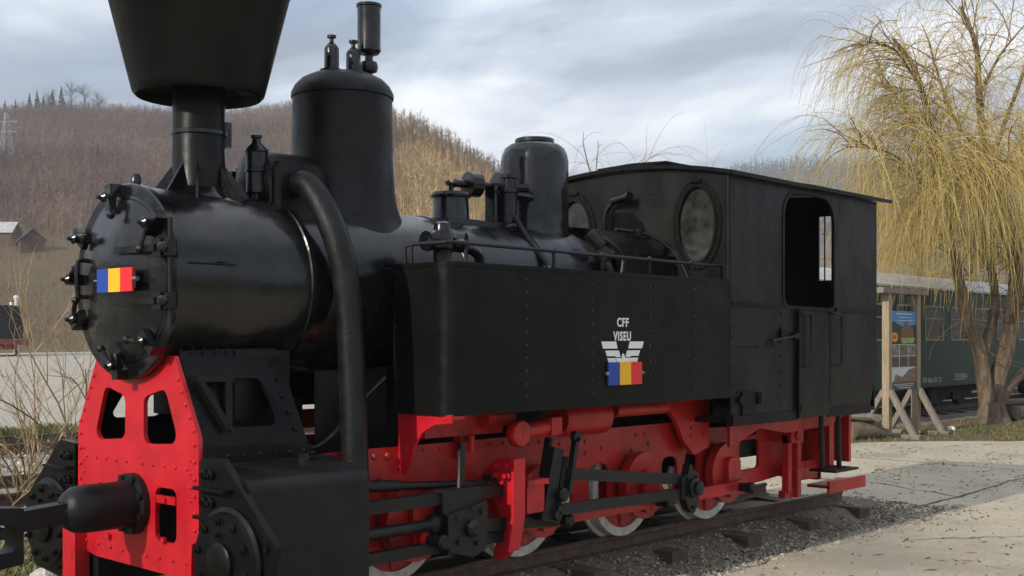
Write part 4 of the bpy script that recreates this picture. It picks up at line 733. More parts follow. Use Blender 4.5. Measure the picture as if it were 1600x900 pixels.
# ================================================================== weeping willow
WB = cp(.4, 24.3); WB.z = -.3
RT = Vector((SA, -CA, 0)); FW = Vector((CA, SA, 0)); K = 24.3/1850
def wp(u, v, dd=0): return Vector(cp(0, 0))+FW*(24.3+dd)+RT*((u-800)*K*(24.3+dd)/24.3)+Vector((0, 0, 1.42+(530-v)*K*(24.3+dd)/24.3-cp(0, 0).z))
willow = thing('willow_tree', 'leafless weeping willow with golden drooping twigs beside the green carriage', 'tree', WB)
limbs = [([(1545, 655, 0), (1538, 600, .1), (1530, 545, .1), (1512, 500, -.1), (1502, 455, -.3), (1490, 400, -.4), (1478, 320, -.6), (1462, 250, -.8), (1445, 160, -.9), (1425, 100, -1.0), (1395, 60, -1.2)], .17, .03),
    ([(1552, 655, .2), (1556, 600, .3), (1572, 550, .4), (1582, 480, .5), (1588, 400, .5), (1570, 320, .6), (1540, 240, .5), (1530, 150, .4), (1525, 70, .3), (1500, 10, .2)], .21, .03),
    ([(1556, 640, .1), (1580, 600, .5), (1618, 560, 1.2), (1660, 500, 1.8), (1690, 400, 2.4), (1700, 280, 2.8), (1690, 180, 3.0)], .13, .03),
    ([(1535, 560, .1), (1546, 520, .5), (1555, 470, .9), (1545, 400, 1.4), (1530, 330, 1.8), (1560, 220, 2.2), (1600, 110, 2.2), (1620, 20, 2.4)], .12, .025),
    ([(1575, 500, .4), (1610, 440, -.3), (1640, 350, -.8), (1650, 250, -1.2), (1640, 130, -1.4), (1630, 40, -1.5)], .12, .025),
    ([(1484, 340, -.6), (1462, 310, -1.0), (1430, 280, -1.4), (1400, 245, -1.7), (1360, 232, -2.0), (1318, 228, -2.2)], .045, .010),
    ([(1466, 260, -.8), (1450, 225, -.4), (1425, 190, .1), (1400, 150, .5), (1375, 128, .8)], .045, .012),
    ([(1440, 140, -.9), (1425, 115, -1.2), (1400, 80, -1.5), (1370, 66, -1.8), (1345, 72, -2.0)], .03, .01),
    ([(1540, 240, .5), (1500, 200, .2), (1470, 130, -.2), (1450, 60, -.6)], .05, .012),
    ([(1530, 150, .4), (1560, 90, .2), (1600, 40, 0)], .04, .012),
    ([(1545, 420, 1.2), (1500, 350, 1.8), (1460, 310, 2.4), (1420, 300, 2.8)], .05, .012),
    ([(1585, 420, .5), (1540, 300, -1.0), (1520, 270, -1.8), (1480, 290, -2.4)], .05, .012),
    ([(1640, 300, -1), (1590, 260, -1.6), (1560, 250, -2.2)], .05, .012)]
LP = []; first = True
for pts, r0, r1 in limbs:
    P = [wp(*q) for q in pts]; m = MB(); m.tube(P, r0, 10 if r0 > .1 else 7, smooth=5, rs=(r0, r1))
    if first or r0 >= .17:
        m.lathe([(r0*1.9, -.1), (r0*1.35, .12), (r0*1.05, .35)], P[0]+Vector((0, 0, 0)), (0, 0, 1), 12, caps=False)
    m.obj('trunk' if r0 >= .12 else 'limb', BARK, willow); first = False
    for a, b in zip(P[:-1], P[1:]):
        for k in range(4): LP.append((a+(b-a)*(k/4), (b-a).normalized(), r0))
tw = Tw(); starts = []
GOLD = (.56, .425, .14); TAN = (.40, .31, .16); BR = (.20, .135, .075)
cand = [q for q in LP if q[0].z > 2.6]
ctr = wp(1540, 300, .4)
for i in range(420):
    p, d, r0 = random.choice(cand); out = (p-ctr); out.z = 0
    side = out.dot(RT)
    dr = (d*.6+Vector((random.uniform(-1, 1), random.uniform(-1, 1), random.uniform(.1, .9)))+out*(.10 if side < 0 else .18)).normalized(); L = random.uniform(.7, 1.9)*(.75 if side < -1.2 else 1)
    a = arc(p, dr, L, 7, random.uniform(.3, 1.1), .10); tw.add(a, .015, .005, jit(BR if random.random() < .5 else TAN), 4)
    starts += [(q, (a[j+1]-a[j]).normalized() if j+1 < len(a) else dr) for j, q in enumerate(a) if j > 1]
for i in range(5000):
    p, d = random.choice(starts); L = random.uniform(.9, 2.8); sd_ = (p-ctr).dot(RT)
    if p.z > 6.3: L *= .65
    elif random.random() < .45: L *= 1.35
    if sd_ < -2.3 and random.random() < .55: continue
    dr = (d*.7+Vector((random.uniform(-.5, .5), random.uniform(-.5, .5), random.uniform(-.3, .45))))
    a = arc(p, dr, L, 9, random.uniform(2.0, 4.2), .06)
    a = [q for q in a if q.z > 1.75+.45*math.sin(q.x*2.1)+random.uniform(-.5, .3)]
    if len(a) < 4: continue
    tw.add(a, .0048, .0020, jit(GOLD if random.random() < .65 else TAN, .4))
for i in range(170):
    p = random.choice(LP[:110])[0]
    if p.z > 3.2 or p.z < 1.0: continue
    a = arc(p, Vector((random.uniform(-1, 1), random.uniform(-1, 1), random.uniform(-.2, .7))), random.uniform(.4, 1.4), 6, .2, .25); tw.add(a, .009, .003, jit(BR))
tw.obj('crown', TWIG, willow)
# ================================================================== other bare trees, bushes
def bare_tree(name, label, base, h, r, lean, nb, whip, cols, cat='tree', wl=(.8, 2.2), droop=(.6, 1.8), grp=None, start=.35):
    t = thing(name, label, cat, base, grp); P = arc(Vector(base), Vector((lean[0], lean[1], 1)), h, 8, 0, .05)
    m = MB(); m.tube(P, r, 8, smooth=3, rs=(r, r*.2)); k = Tw(); k.V = list(m.v); k.F = list(m.f); k.T = [cols[0]]*len(m.v); k.obj('trunk', TWIG, t); c = Tw(); st = []
    for i in range(nb):
        j = random.randint(int(8*start), 7); q = P[j]+(P[j+1]-P[j])*random.random(); a = arc(q, Vector((random.uniform(-1, 1), random.uniform(-1, 1), random.uniform(.4, 1.4))), random.uniform(.18, .4)*h, 6, random.uniform(.0, .7), .1)
        c.add(a, r*.26, r*.08, jit(cols[1]), 4); st += [(a[z], (a[z]-a[z-1]).normalized()) for z in range(2, 7)]
    for i in range(whip):
        q, d = random.choice(st); c.add(arc(q, d+Vector((random.uniform(-.8, .8), random.uniform(-.8, .8), random.uniform(-.1, .6))), random.uniform(*wl), 7, random.uniform(*droop), .07), r*.085, r*.03, jit(cols[2]))
    c.obj('crown', TWIG, t); return t
def gp(u, d): p = cp((u-800)/1850, d); p.z = tz(p)-.02; return p
random.seed(11)
bare_tree('bare_tree', 'slender pale bare willow rising just behind the cab roof vent', gp(955, 31), 6.3, .085, (.02, -.02), 9, 60, [(.52, .44, .28), (.48, .38, .22), (.42, .33, .20)], wl=(.8, 2.4), droop=(1.2, 2.6), start=.6)
bare_tree('bare_tree', 'thin reddish bare tree with sparse whips seen above the cab roof', gp(1075, 33), 5.2, .07, (.02, .03), 10, 70, [(.32, .24, .16), (.36, .25, .16), (.38, .25, .17)], wl=(.8, 2.0), droop=(.4, 1.6), start=.6)
bare_tree('bare_tree', 'bare golden sapling between the cab and the willow', gp(1225, 30), 5.3, .07, (.05, 0), 12, 110, [(.34, .26, .14), (.38, .28, .12), (.42, .31, .11)], wl=(.6, 1.8), droop=(1.0, 2.6), start=.5)
for u_, d_, h_, w_ in ((1440, 42, 7.6, 'left of the three bushy golden willows behind the carriage roof'), (1520, 45, 8.2, 'middle of the three bushy golden willows behind the carriage roof'), (1600, 43, 7.8, 'right of the three bushy golden willows behind the carriage roof')):
    bare_tree('bare_tree', w_, gp(u_, d_), h_, .13, (0, 0), 46, 1000, [(.22, .16, .09), (.28, .20, .10), (.48, .35, .13)], wl=(1.0, 2.4), droop=(.8, 2.6), grp='golden willows behind the carriage', start=.2)
random.seed(5)
def bush(label, base, n, h, spread, bias, cols, group, sub=7):
    t = thing('bare_bush', label, 'bush', base, group); c = Tw(); st = []
    for i in range(n):
        a = arc(Vector(base)+Vector((random.uniform(-.12, .12), random.uniform(-.12, .12), 0)), Vector((bias[0]+random.uniform(-spread, spread), bias[1]+random.uniform(-spread, spread), 1)), random.uniform(.55, 1)*h, 9, random.uniform(.0, .5), .09); r = random.uniform(.008, .016); cc = jit(cols[0]); c.add(a, r, r*.3, cc, 5)
        for k in range(sub):
            j = random.randint(2, 8); b = arc(a[j], (a[j]-a[j-1]).normalized()+Vector((random.uniform(-.9, .9), random.uniform(-.9, .9), random.uniform(-.1, .7))), random.uniform(.2, .45)*h, 6, random.uniform(-.2, .4), .12); c.add(b, r*.5, r*.15, jit(cols[1]))
            for q in range(4): j2 = random.randint(2, 6); c.add(arc(b[j2], (b[j2]-b[j2-1]).normalized()+Vector((random.uniform(-1, 1), random.uniform(-1, 1), random.uniform(-.3, .6))), random.uniform(.08, .2)*h, 4, 0, .14), r*.22, r*.1, jit(cols[1]))
    c.obj('branches', TWIG, t); return t
BUSHC = [(.20, .145, .085), (.30, .215, .12)]
bush('bare brown bush rising beside the red front plate and far cylinder', gp(135, 12.5), 7, 2.3, .42, (-.30, .12), BUSHC, 'bare bushes along the siding', 4)
bush('tangled bare tan bush at the left edge over the siding rails', gp(45, 12.0), 6, 1.5, .55, (-.1, .0), [(.20, .14, .08), (.29, .21, .12)], 'bare bushes along the siding', 4)
bush('low wispy bare bush in the left corner beyond the coupler', gp(5, 11.5), 3, 1.1, .6, (.0, .0), [(.22, .16, .09), (.31, .22, .125)], 'bare bushes along the siding')
bush('thin bare shrub in front of the hillside left of the smokebox', gp(75, 13.4), 4, 2.7, .3, (-.05, .1), [(.36, .28, .17), (.42, .32, .2)], 'bare bushes along the siding', 5)
# ================================================================== forest on the hills
def forest(name, label, n, ur, dr, hr, col, nb, conifer=0, keep=None, tm=(.9, 1.7), tw_=.009):
    u = rng.uniform(*ur, n*3); d = np.sqrt(rng.uniform(dr[0]**2, dr[1]**2, n*3)); t = (u-800)/1850
    x = d*CA+t*d*SA; y = -5.65+d*SA-t*d*CA
    ok = np.ones(len(u), bool) if keep is None else keep(u, d, x, y); x, y, u, d = (a[ok][:n] for a in (x, y, u, d)); n = len(x); z = terr(x, y)-.2
    h = rng.uniform(*hr, n)*rng.choice([.7, 1, 1, 1.1], n); V = []; Fc = []; T = []
    c = np.array(col(u, d, n)); B = np.stack([x, y, z], 1)
    # trunk
    w = h*tw_
    a = rng.uniform(0, 3.14, n); sd = np.stack([np.cos(a), np.sin(a), np.zeros(n)], 1); ln = rng.normal(0, .05, (n, 2)); tip = B+np.stack([ln[:, 0]*h, ln[:, 1]*h, h*(1 if conifer else .92)], 1)
    if not conifer:
        tri = np.stack([B-sd*w[:, None], B+sd*w[:, None], tip], 1); V.append(tri.reshape(-1, 3)); T.append(np.repeat(np.minimum(c*rng.uniform(*tm, (n, 1)), .7), 3, 0))
        for k in range(nb):
            s = rng.uniform(.2, .82, n)[:, None]; p = B+(tip-B)*s; az = rng.uniform(0, 6.28, n); el = rng.uniform(.25, 1.35, n); L = h*(.36-.18*s[:, 0])*rng.uniform(.5, 1.2, n)
            dv = np.stack([np.cos(az)*np.cos(el), np.sin(az)*np.cos(el), np.sin(el)], 1)*L[:, None]; q = rng.normal(0, 1, (n, 3)); q -= dv*(np.sum(q*dv, 1)/np.sum(dv*dv, 1))[:, None]; q /= np.linalg.norm(q, axis=1)[:, None]
            ww = (h*rng.uniform(.003, .008, n))[:, None]; tri = np.stack([p-q*ww, p+q*ww, p+dv], 1); V.append(tri.reshape(-1, 3)); T.append(np.repeat(c*rng.uniform(.65, 1.25, (n, 1)), 3, 0))
    else:
        for k in range(nb):
            s = k/nb; az = rng.uniform(0, 6.28, n); rr = h*.2*(1-s)*rng.uniform(.7, 1.2, n); p = B+(tip-B)*(s*.95+.1)
            tri = np.stack([p, p+np.stack([np.cos(az)*rr, np.sin(az)*rr, -h*.10], 1), p+np.stack([np.cos(az+1.3)*rr, np.sin(az+1.3)*rr, -h*.10], 1)], 1); V.append(tri.reshape(-1, 3)); T.append(np.repeat(c*rng.uniform(.6, 1.2, (n, 1)), 3, 0))
    V = np.concatenate(V); T = np.concatenate(T); o = tinted(name, V, None, T, MAT.get('forest_tint') or attr_mat('forest_tint', .95)); return tag(o, label, None, kind='stuff')
def hillcol(u, d, n):
    w = sm((u-540)/120)[:, None]; q = rng.uniform(0, 1, (n, 1)); patch = (.5+.5*np.sin(u*.011+d*.03)*np.cos(d*.021-u*.004))[:, None]
    p2 = (.5+.5*np.sin(u*.019-d*.045+2)*np.cos(d*.06+u*.012))[:, None]; a = np.array([.20, .138, .115])*(1-.5*patch)+np.array([.17, .11, .055])*q*p2; b = np.array([.50, .335, .165])*(.65+.6*q)*(.75+.4*p2); b = b*(1-.55*sm((d-205)/60)[:, None])
    return a*(1-w)+b*w
forest('hillside_wood', 'bare brown woodland covering the hillside behind the locomotive', 24000, (-60, 620), (192, 445), (3.4, 6.6), hillcol, 22, keep=lambda u, d, x, y: (d > 205-30*np.sin(u*.02)) )
forest('birch_wood', 'bare tan birch wood on the slope right of the steam dome', 6000, (540, 960), (120, 285), (3.2, 6.8), hillcol, 30, tm=(.7, 2.8), tw_=.012)
forest('field_scrub', 'dry brown scrub scattered over the field slope', 5000, (-40, 420), (84, 205), (.6, 2.6), lambda u, d, n: np.array([.22, .165, .10])*rng.uniform(.7, 1.3, (n, 1)), 16)
forest('far_wood', 'dark distant woodland on the far ridge', 9000, (640, 1780), (700, 1330), (13, 21), lambda u, d, n: np.where((rng.uniform(0, 1, n) < .25+.5*sm((d-1100)/200))[:, None], np.array([[.045, .06, .045]]), np.array([[.16, .12, .085]]))*rng.uniform(.8, 1.2, (n, 1)), 9, conifer=1)
# conifers and a few bare trees standing on the ridge
def conifer(label, u, d, h, grp='conifers on the left ridge'):
    b = gp(u, d); t = thing('conifer_tree', label, 'tree', b, grp); m = MB(); m.cyl(b, b+Vector((0, 0, h)), h*.018, 6, r2=.02); m.obj('trunk', BARK, t); V = []; Fc = []; T = []
    for k in range(150):
        s = random.random()**.8; r = h*.20*(1-s)+.1; a = random.uniform(0, 6.28); p = b+Vector((0, 0, h*(.08+.92*s))); w = r*.35; q = p+Vector((math.cos(a)*r, math.sin(a)*r, -h*.05)); o_ = Vector((-math.sin(a)*w, math.cos(a)*w, 0)); i = len(V); V += [tuple(p+Vector((0, 0, h*.03))), tuple(q-o_), tuple(q+o_)]; Fc.append((i, i+1, i+2)); T += [jit((.03, .045, .028))]*3
    o = tinted('crown', V, Fc, T, MAT['forest_tint']); o.parent = t; o.location = -t.location
for i, (u, h, w) in enumerate(((46, 9, 'leftmost of the three close conifers on the ridge'), (58, 10, 'middle of the three close conifers on the ridge'), (68, 8, 'rightmost of the three close conifers on the ridge'), (82, 10, 'conifer beside the group of three on the ridge'), (96, 11, 'tall dark conifer on the ridge next to bare trees'), (8, 7, 'small conifer at the left end of the ridge'), (24, 7, 'small conifer near the left end of the ridge'))): conifer(w, u, 432, h)
conifer('lone dark conifer amid the brown wood left of the chimney', 153, 292, 4.6, None)
for u, h, w in ((74, 7, 'broad bare tree on the ridge between the conifers'), (112, 9.5, 'largest bare tree crowning the left ridge'), (134, 8.5, 'bare tree right of the largest on the ridge'), (156, 6.5, 'smaller bare tree on the ridge left of the chimney')):
    bare_tree('bare_tree', w, gp(u, 431), h, .28, (0, 0), 22, 240, [(.10, .08, .07)]*3, wl=(1.5, 3.5), droop=(-.5, .5), grp='bare trees on the left ridge', start=.2)
# ================================================================== houses, pylon, posts on the left
def house(label, u, d, w, l, h, rot, wall, roofc):
    b = gp(u, d); t = thing('house', label, 'house', b, 'houses on the hillside'); M_ = Matrix.Translation(b) @ Matrix.Rotation(rot, 4, 'Z')
    m = MB(); m.box((-w/2, -l/2, -1), (w/2, l/2, h), M=M_); m.add([M_ @ Vector(p) for p in ((-w/2, -l/2, h), (w/2, -l/2, h), (0, -l/2, h+w*.45))], [(0, 1, 2)]); m.add([M_ @ Vector(p) for p in ((-w/2, l/2, h), (w/2, l/2, h), (0, l/2, h+w*.45))], [(0, 1, 2)]); m.obj('wall', wall, t, smooth=0)
    m = MB(); e = .3
    for s_ in (-1, 1):
        vs = [M_ @ Vector(p) for p in ((s_*(w/2+e), -l/2-e, h-.12), (s_*(w/2+e), l/2+e, h-.12), (0, l/2+e, h+w*.45+.05), (0, -l/2-e, h+w*.45+.05))]; m.add(vs+[v+Vector((0, 0, .12)) for v in vs], [(0, 1, 2, 3), (7, 6, 5, 4), (0, 4, 5, 1), (1, 5, 6, 2), (2, 6, 7, 3), (3, 7, 4, 0)])
    m.obj('roof', roofc, t, smooth=0); m = MB(); m.box((-.45, -l/2-.06, 0), (.45, -l/2+.02, 1.7), M=M_); m.obj('door', mat('dark_wood', (.05, .035, .028), .8), t, smooth=0)
    return t
house('low house with pale grey roof at the left edge', 3, 186, 3.6, 4.5, 1.9, YAW, mat('barn_boards', (.13, .075, .055), .9, noise=.3, nscale=3), mat('pale_roof', (.42, .41, .40), .7, noise=.2, nscale=2))
house('small dark brown barn with steep gable beside the bare trees', 49, 180, 3.4, 4.5, 1.6, YAW-R_(62), mat('dark_barn_boards', (.10, .055, .045), .9, noise=.3, nscale=3), mat('grey_roof', (.20, .18, .17), .8, noise=.2, nscale=2))
pz = gp(10, 283); py = thing('pylon', 'steel lattice power pylon on the hillside at left', 'pylon', pz); m = MB(); H_ = 12.5
for sx in (-1, 1):
    for sy in (-1, 1): m.bar(pz+Vector((sx*1.5, sy*1.5, 0)), pz+Vector((sx*.25, sy*.25, H_)), .10, .10, upv=(1, .3, 0))
m.obj('leg_frame', mat('galvanised_steel', (.36, .36, .37), .6), py, smooth=0); m = MB()
for k in range(7):
    z0, z1 = H_*k/7, H_*(k+1)/7; r0, r1 = 1.5-1.25*k/7, 1.5-1.25*(k+1)/7
    for (a, b_) in (((-1, -1), (1, -1)), ((1, -1), (1, 1)), ((1, 1), (-1, 1)), ((-1, 1), (-1, -1))): m.bar(pz+Vector((a[0]*r0, a[1]*r0, z0)), pz+Vector((b_[0]*r1, b_[1]*r1, z1)), .055, .055, upv=(1, .3, .2)); m.bar(pz+Vector((b_[0]*r0, b_[1]*r0, z0)), pz+Vector((a[0]*r1, a[1]*r1, z1)), .055, .055, upv=(1, .3, .2))
m.obj('bracing', MAT['galvanised_steel'], py, smooth=0)
for z in (8.0, 10.4):
    m = MB(); m.bar(pz+Vector((-SA*2.6, CA*2.6, z)), pz+Vector((SA*2.6, -CA*2.6, z)), .10, .12); m.obj('cross_arm', MAT['galvanised_steel'], py, smooth=0)
b = gp(25, 74); m = MB(); m.cyl(b, b+Vector((0, 0, 3.55)), .13, 10, r2=.10); m.lathe([(.16, 0), (.16, .1), (.05, .2)], b+Vector((0, 0, 3.5)), (0, 0, 1), 10); tag(m.obj('marker_post', mat('white_post_paint', (.75, .74, .70), .7, noise=.1)), 'white post standing behind the distant black engine', 'post')
# ---- distant engine at the left edge
b = gp(8, 68); en = thing('distant_locomotive', 'distant black locomotive with red buffer beam at the left edge', 'steam locomotive', b); M_ = Matrix.Translation(b) @ Matrix.Rotation(YAW-R_(90)+R_(24), 4, 'Z')
DRED = mat('dark_red_paint', (.13, .02, .018), .6, noise=.3, nscale=4)
def eb(name, material, fn, bev=.03):
    m = MB(); fn(m); m.v = [tuple(M_ @ Vector(p)) for p in m.v]; return m.obj(name, material, en, bevel=bev)
eb('side_tank', BLK, lambda m: m.plate(rpoly([(-.95, 1.05), (.95, 1.05), (.95, 2.75), (.75, 2.95), (.2, 3.0), (-.75, 2.95), (-.95, 2.75)], .12, 4), [], -.2, 3.4, 'y'), 0)
eb('buffer_beam', DRED, lambda m: m.box((-1.0, -.55, .72), (1.0, -.45, 1.04)), .01)
for sx in (-.7, .72): eb('buffer', DRED, lambda m: (m.cyl((sx+.55, -.5, .9), (sx+.55, -1.0, .9), .07, 12), m.lathe([(.2, 0), (.2, .05), (.12, .07)], (sx+.55, -1.0, .9), (0, -1, 0), 16)) if sx > 0 else m.cyl((sx, -.5, .9), (sx, -1.0, .9), .1, 12), 0)
eb('frame', DRED, lambda m: m.box((-.6, -.4, .45), (.6, 3.4, .78)), .01)
for yy in (.3, 1.4, 2.5):
    for sx in (-.6, .6): eb('wheel', BLKM, lambda m: m.lathe([(.44, -.06), (.46, -.04), (.46, .06), (.2, .07)], (sx, yy, .46), (1, 0, 0), 24), 0)
eb('lamp', WHITE, lambda m: m.lathe([(.02, 0), (.09, .02), (.09, .15), (.04, .2)], (.3, -.1, 2.97), (0, 0, 1), 10), 0)
# ================================================================== green carriage
GREEN = mat('green_carriage_paint', (.012, .052, .038), .42, noise=.15, nscale=2, bump=.06, bscale=12); ROOFG = mat('pale_grey_roof_paint', (.50, .50, .49), .6, noise=.12, nscale=3); FRAMEW = mat('pale_window_frame', (.33, .32, .27), .55)
car = thing('passenger_carriage', 'dark green passenger carriage with pale grey roof behind the willow', 'carriage', (26, 5.7, -.2)); X0, X1, YN, YF = 18.2, 36.0, 4.7, 6.72
WXs = [24.2+1.36*k for k in range(-4, 9)]; WZ0, WZ1 = 1.42, 2.10
m = MB(); m.plate([(X0, .42), (X0, 2.52), (X1, 2.52), (X1, .42)], [rpoly([(x, WZ0), (x+.92, WZ0), (x+.92, WZ1), (x, WZ1)], .05, 3) for x in WXs], YN, .03, 'y'); m.box((X0, YN+.03, .42), (X0+.04, YF, 2.52)); m.box((X1-.04, YN+.03, .42), (X1, YF, 2.52)); m.plate([(X0, .42), (X0, 2.52), (X1, 2.52), (X1, .42)], [[(x, WZ0), (x+.92, WZ0), (x+.92, WZ1), (x, WZ1)] for x in WXs], YF-.03, .03, 'y'); m.box((X0, YN+.03, .40), (X1, YF-.03, .46)); m.obj('body', GREEN, car)
m = MB(); a = [(YN-.10+(YF-YN+.2)*k/16, 2.50+.34*math.sin(math.pi*k/16)**.75) for k in range(17)]; m.plate(a+[(y, z-.04) for y, z in reversed(a)], [], X0-.25, X1-X0+.5, 'x'); m.obj('roof', ROOFG, car)
for x in WXs:
    m = MB(); m.plate(rpoly([(x-.03, WZ0-.03), (x+.95, WZ0-.03), (x+.95, WZ1+.03), (x-.03, WZ1+.03)], .06, 3), [rpoly([(x+.005, WZ0+.005), (x+.915, WZ0+.005), (x+.915, WZ1-.005), (x+.005, WZ1-.005)], .05, 3)], YN-.012, .03, 'y'); m.box((x+.02, YN-.008, 1.84), (x+.90, YN+.016, 1.865)); w = m.obj('window_frame', FRAMEW, car)
    m = MB(); m.box((x, YN+.02, WZ0), (x+.92, YN+.026, WZ1)); m.obj('pane', GLASS, w)
m = MB(); m.text('CFF-Viseu GA 121', (24.55, YN-.002, .505), .155, plane='y', sx=.72); m.obj('number_lettering', mat('faded_white_paint', (.48, .48, .46), .7), car, smooth=0)
m = MB(); m.text('7103330N-1', (26.1, YN-.002, .56), .15, sx=.85); m.box((25.68, YN-.004, .525), (26.35, YN+.001, .54)); m.obj('data_lettering', MAT['faded_white_paint'], car, smooth=0)
UF = mat('underframe_black', (.02, .018, .018), .8, noise=.3, nscale=6); m = MB(); m.box((X0+.2, YN+.35, .22), (X1-.2, YN+.45, .40)); m.box((X0+.2, YF-.45, .22), (X1-.2, YF-.35, .40)); m.bar((22.6, YN+.30, .24), (24.9, YN+.30, .08), .03, .03); m.bar((24.9, YN+.30, .08), (24.9, YN+.30, .4), .03, .03); m.bar((22.3, YN+.3, .18), (25.0, YN+.3, .18), .02, .02); m.box((25.05, YN+.25, .0), (25.5, YN+.8, .4)); m.obj('underframe', UF, car)
for xc in (21.0, 26.8, 33.4):
    m = MB(); m.box((xc-1.0, YN+.42, .12), (xc+1.0, YN+.50, .36)); m.box((xc-.25, YN+.36, .06), (xc+.25, YN+.52, .30)); m.box((xc-1.0, YF-.50, .12), (xc+1.0, YF-.42, .36)); bo = m.obj('bogie', UF, car)
    for dx in (-.65, .65):
        m = MB(); m.lathe([(.27, 0), (.30, .01), (.30, .08), (.32, .09), (.32, .11)], (xc+dx, YN+.54, .20), (0, 1, 0), 28); m.lathe([(.27, 0), (.30, .01), (.30, .08), (.32, .09), (.32, .11)], (xc+dx, YF-.54, .20), (0, -1, 0), 28); m.cyl((xc+dx, YN+.5, .2), (xc+dx, YF-.5, .2), .05, 8); m.obj('wheelset', UF, bo)
track('narrow gauge track under the green carriage', 15.5, 60, 5.71, .80, -.105, .10, 1.7, .9, 15.8)
# ================================================================== poster stand
TIMB = mat('sawn_timber', (.42, .33, .22), .85, col2=(.30, .23, .15), nscale=5, bump=.4, bscale=30, stretch=(6, 6, .8)); TIMG = mat('greyed_timber', (.30, .26, .21), .9, col2=(.20, .17, .135), nscale=5, bump=.5, bscale=30, stretch=(6, 6, .8))
A = cp((1386-800)/1850, 20.7, -.28); B = cp((1431-800)/1850, 21.55, -.28); ps = thing('poster_stand', 'timber stand with braced posts holding a tall tourist poster', 'sign', (A+B)/2); ex = (B-A).normalized(); ey = Vector((-ex.y, ex.x, 0)); WP = (B-A).length
M_ = Matrix((( ex.x, ey.x, 0, A.x), (ex.y, ey.y, 0, A.y), (0, 0, 1, -.28), (0, 0, 0, 1)))
def pb(name, material, fn, parent=None, bev=0):
    m = MB(); fn(m); m.v = [tuple(M_ @ Vector(p)) for p in m.v]; return m.obj(name, material, parent or ps, smooth=0, bevel=bev)
for x in (0, WP):
    pb('post', TIMB, lambda m: m.box((x-.065, -.065, 0), (x+.065, .065, 2.5)), bev=.006)
    for s_ in (-1, 1): pb('brace', TIMG, lambda m: m.bar((x, s_*.06, .80), (x, s_*.50, .02), .09, .11, upv=(1, 0, 0)), bev=.006)
    pb('foot_beam', TIMG, lambda m: m.box((x-.075, -.62, -.06), (x+.075, .62, .05)), bev=.01)
pb('top_beam', TIMG, lambda m: m.box((-.35, -.10, 2.50), (WP+.35, .10, 2.60)), bev=.008)
for x, q in ((0, 1), (WP, -1)): pb('knee_brace', TIMG, lambda m: m.bar((x+q*.05, 0, 2.20), (x+q*.24, 0, 2.49), .07, .07, upv=(0, 1, 0)))
ZB, ZT = .80, 2.20; pa = pb('poster', mat('poster_white', (.62, .62, .60), .5), lambda m: m.box((.07, -.03, ZB), (WP-.07, -.01, ZT)))
PW = WP-.14
def pr(name, mt, a0, a1, b0, b1, k=0): return pb(name, mt, lambda m: m.box((.07+PW*a0, -.034-.002*k, ZT-(ZT-ZB)*b1), (.07+PW*a1, -.0305, ZT-(ZT-ZB)*b0)), pa)
def pp(name, mt, pts, k=1): return pb(name, mt, lambda m: m.plate([(.07+PW*a, ZT-(ZT-ZB)*b_) for a, b_ in pts], [], -.035-.002*k, .003+.002*k, 'y'), pa)
pr('printed_sky', mat('print_blue', (.05, .20, .52), .5, col2=(.12, .30, .60), nscale=4), 0, 1, 0, .42)
pp('printed_hill', mat('print_dark_green', (.035, .045, .02), .5, noise=.6, nscale=30), [(0, .17), (.12, .13), (.35, .18), (.5, .20), (1, .17), (1, .42), (0, .42)])
pp('printed_building', mat('print_brown', (.28, .13, .07), .5, col2=(.10, .05, .03), nscale=26), [(.38, .34), (.40, .22), (.50, .20), (.56, .12), (.59, .08), (.62, .12), (.70, .19), (.86, .21), (.90, .34)], 2)
pp('printed_lawn', mat('print_pale_green', (.30, .34, .12), .5, noise=.5, nscale=25), [(.38, .34), (.95, .34), (.9, .40), (.42, .42)], 3)
pp('printed_flower', mat('print_orange', (.75, .30, .02), .5, noise=.2, nscale=20), circ(.13, .33, .14, .06, 14), 4); pp('printed_flower_eye', mat('print_red', (.5, .08, .01), .5), circ(.12, .33, .06, .025, 12), 5)
pc = [mat('print_photo_a', (.06, .05, .05), .5, col2=(.35, .33, .30), nscale=20), mat('print_photo_b', (.09, .10, .04), .5, col2=(.03, .03, .02), nscale=18), mat('print_photo_c', (.22, .20, .10), .5, col2=(.05, .05, .04), nscale=18), mat('print_photo_d', (.20, .09, .05), .5, col2=(.06, .05, .06), nscale=22)]
for i in range(3):
    for j in range(2): pr('printed_photo', pc[(i*2+j*3) % 4], .02+.34*i, .33+.34*i, .43+.145*j, .565+.145*j)
pp('printed_train', mat('print_tan', (.32, .22, .13), .5, col2=(.16, .10, .07), nscale=15), [(.1, .90), (.2, .80), (.45, .84), (.75, .74), (1, .72), (1, .92), (.1, .92)], 1)
pr('printed_footer', mat('print_grey', (.08, .075, .07), .5), 0, 1, .90, 1, 3)
for k, (a0, a1, b0, w) in enumerate(((.2, .8, .03, .016), (.3, .75, .075, .012), (.25, .8, .115, .010), (.1, .9, .925, .008), (.2, .85, .947, .008), (.3, .75, .97, .010))):
    def tx(m):
        a = a0
        while a < a1: q = random.uniform(.02, .05); m.box((.07+PW*a, -.048, ZT-(ZT-ZB)*(b0+w)), (.07+PW*(a+q), -.0395, ZT-(ZT-ZB)*b0)); a += q+.012
    pb('printed_text_row', MAT['poster_white'], tx, pa)
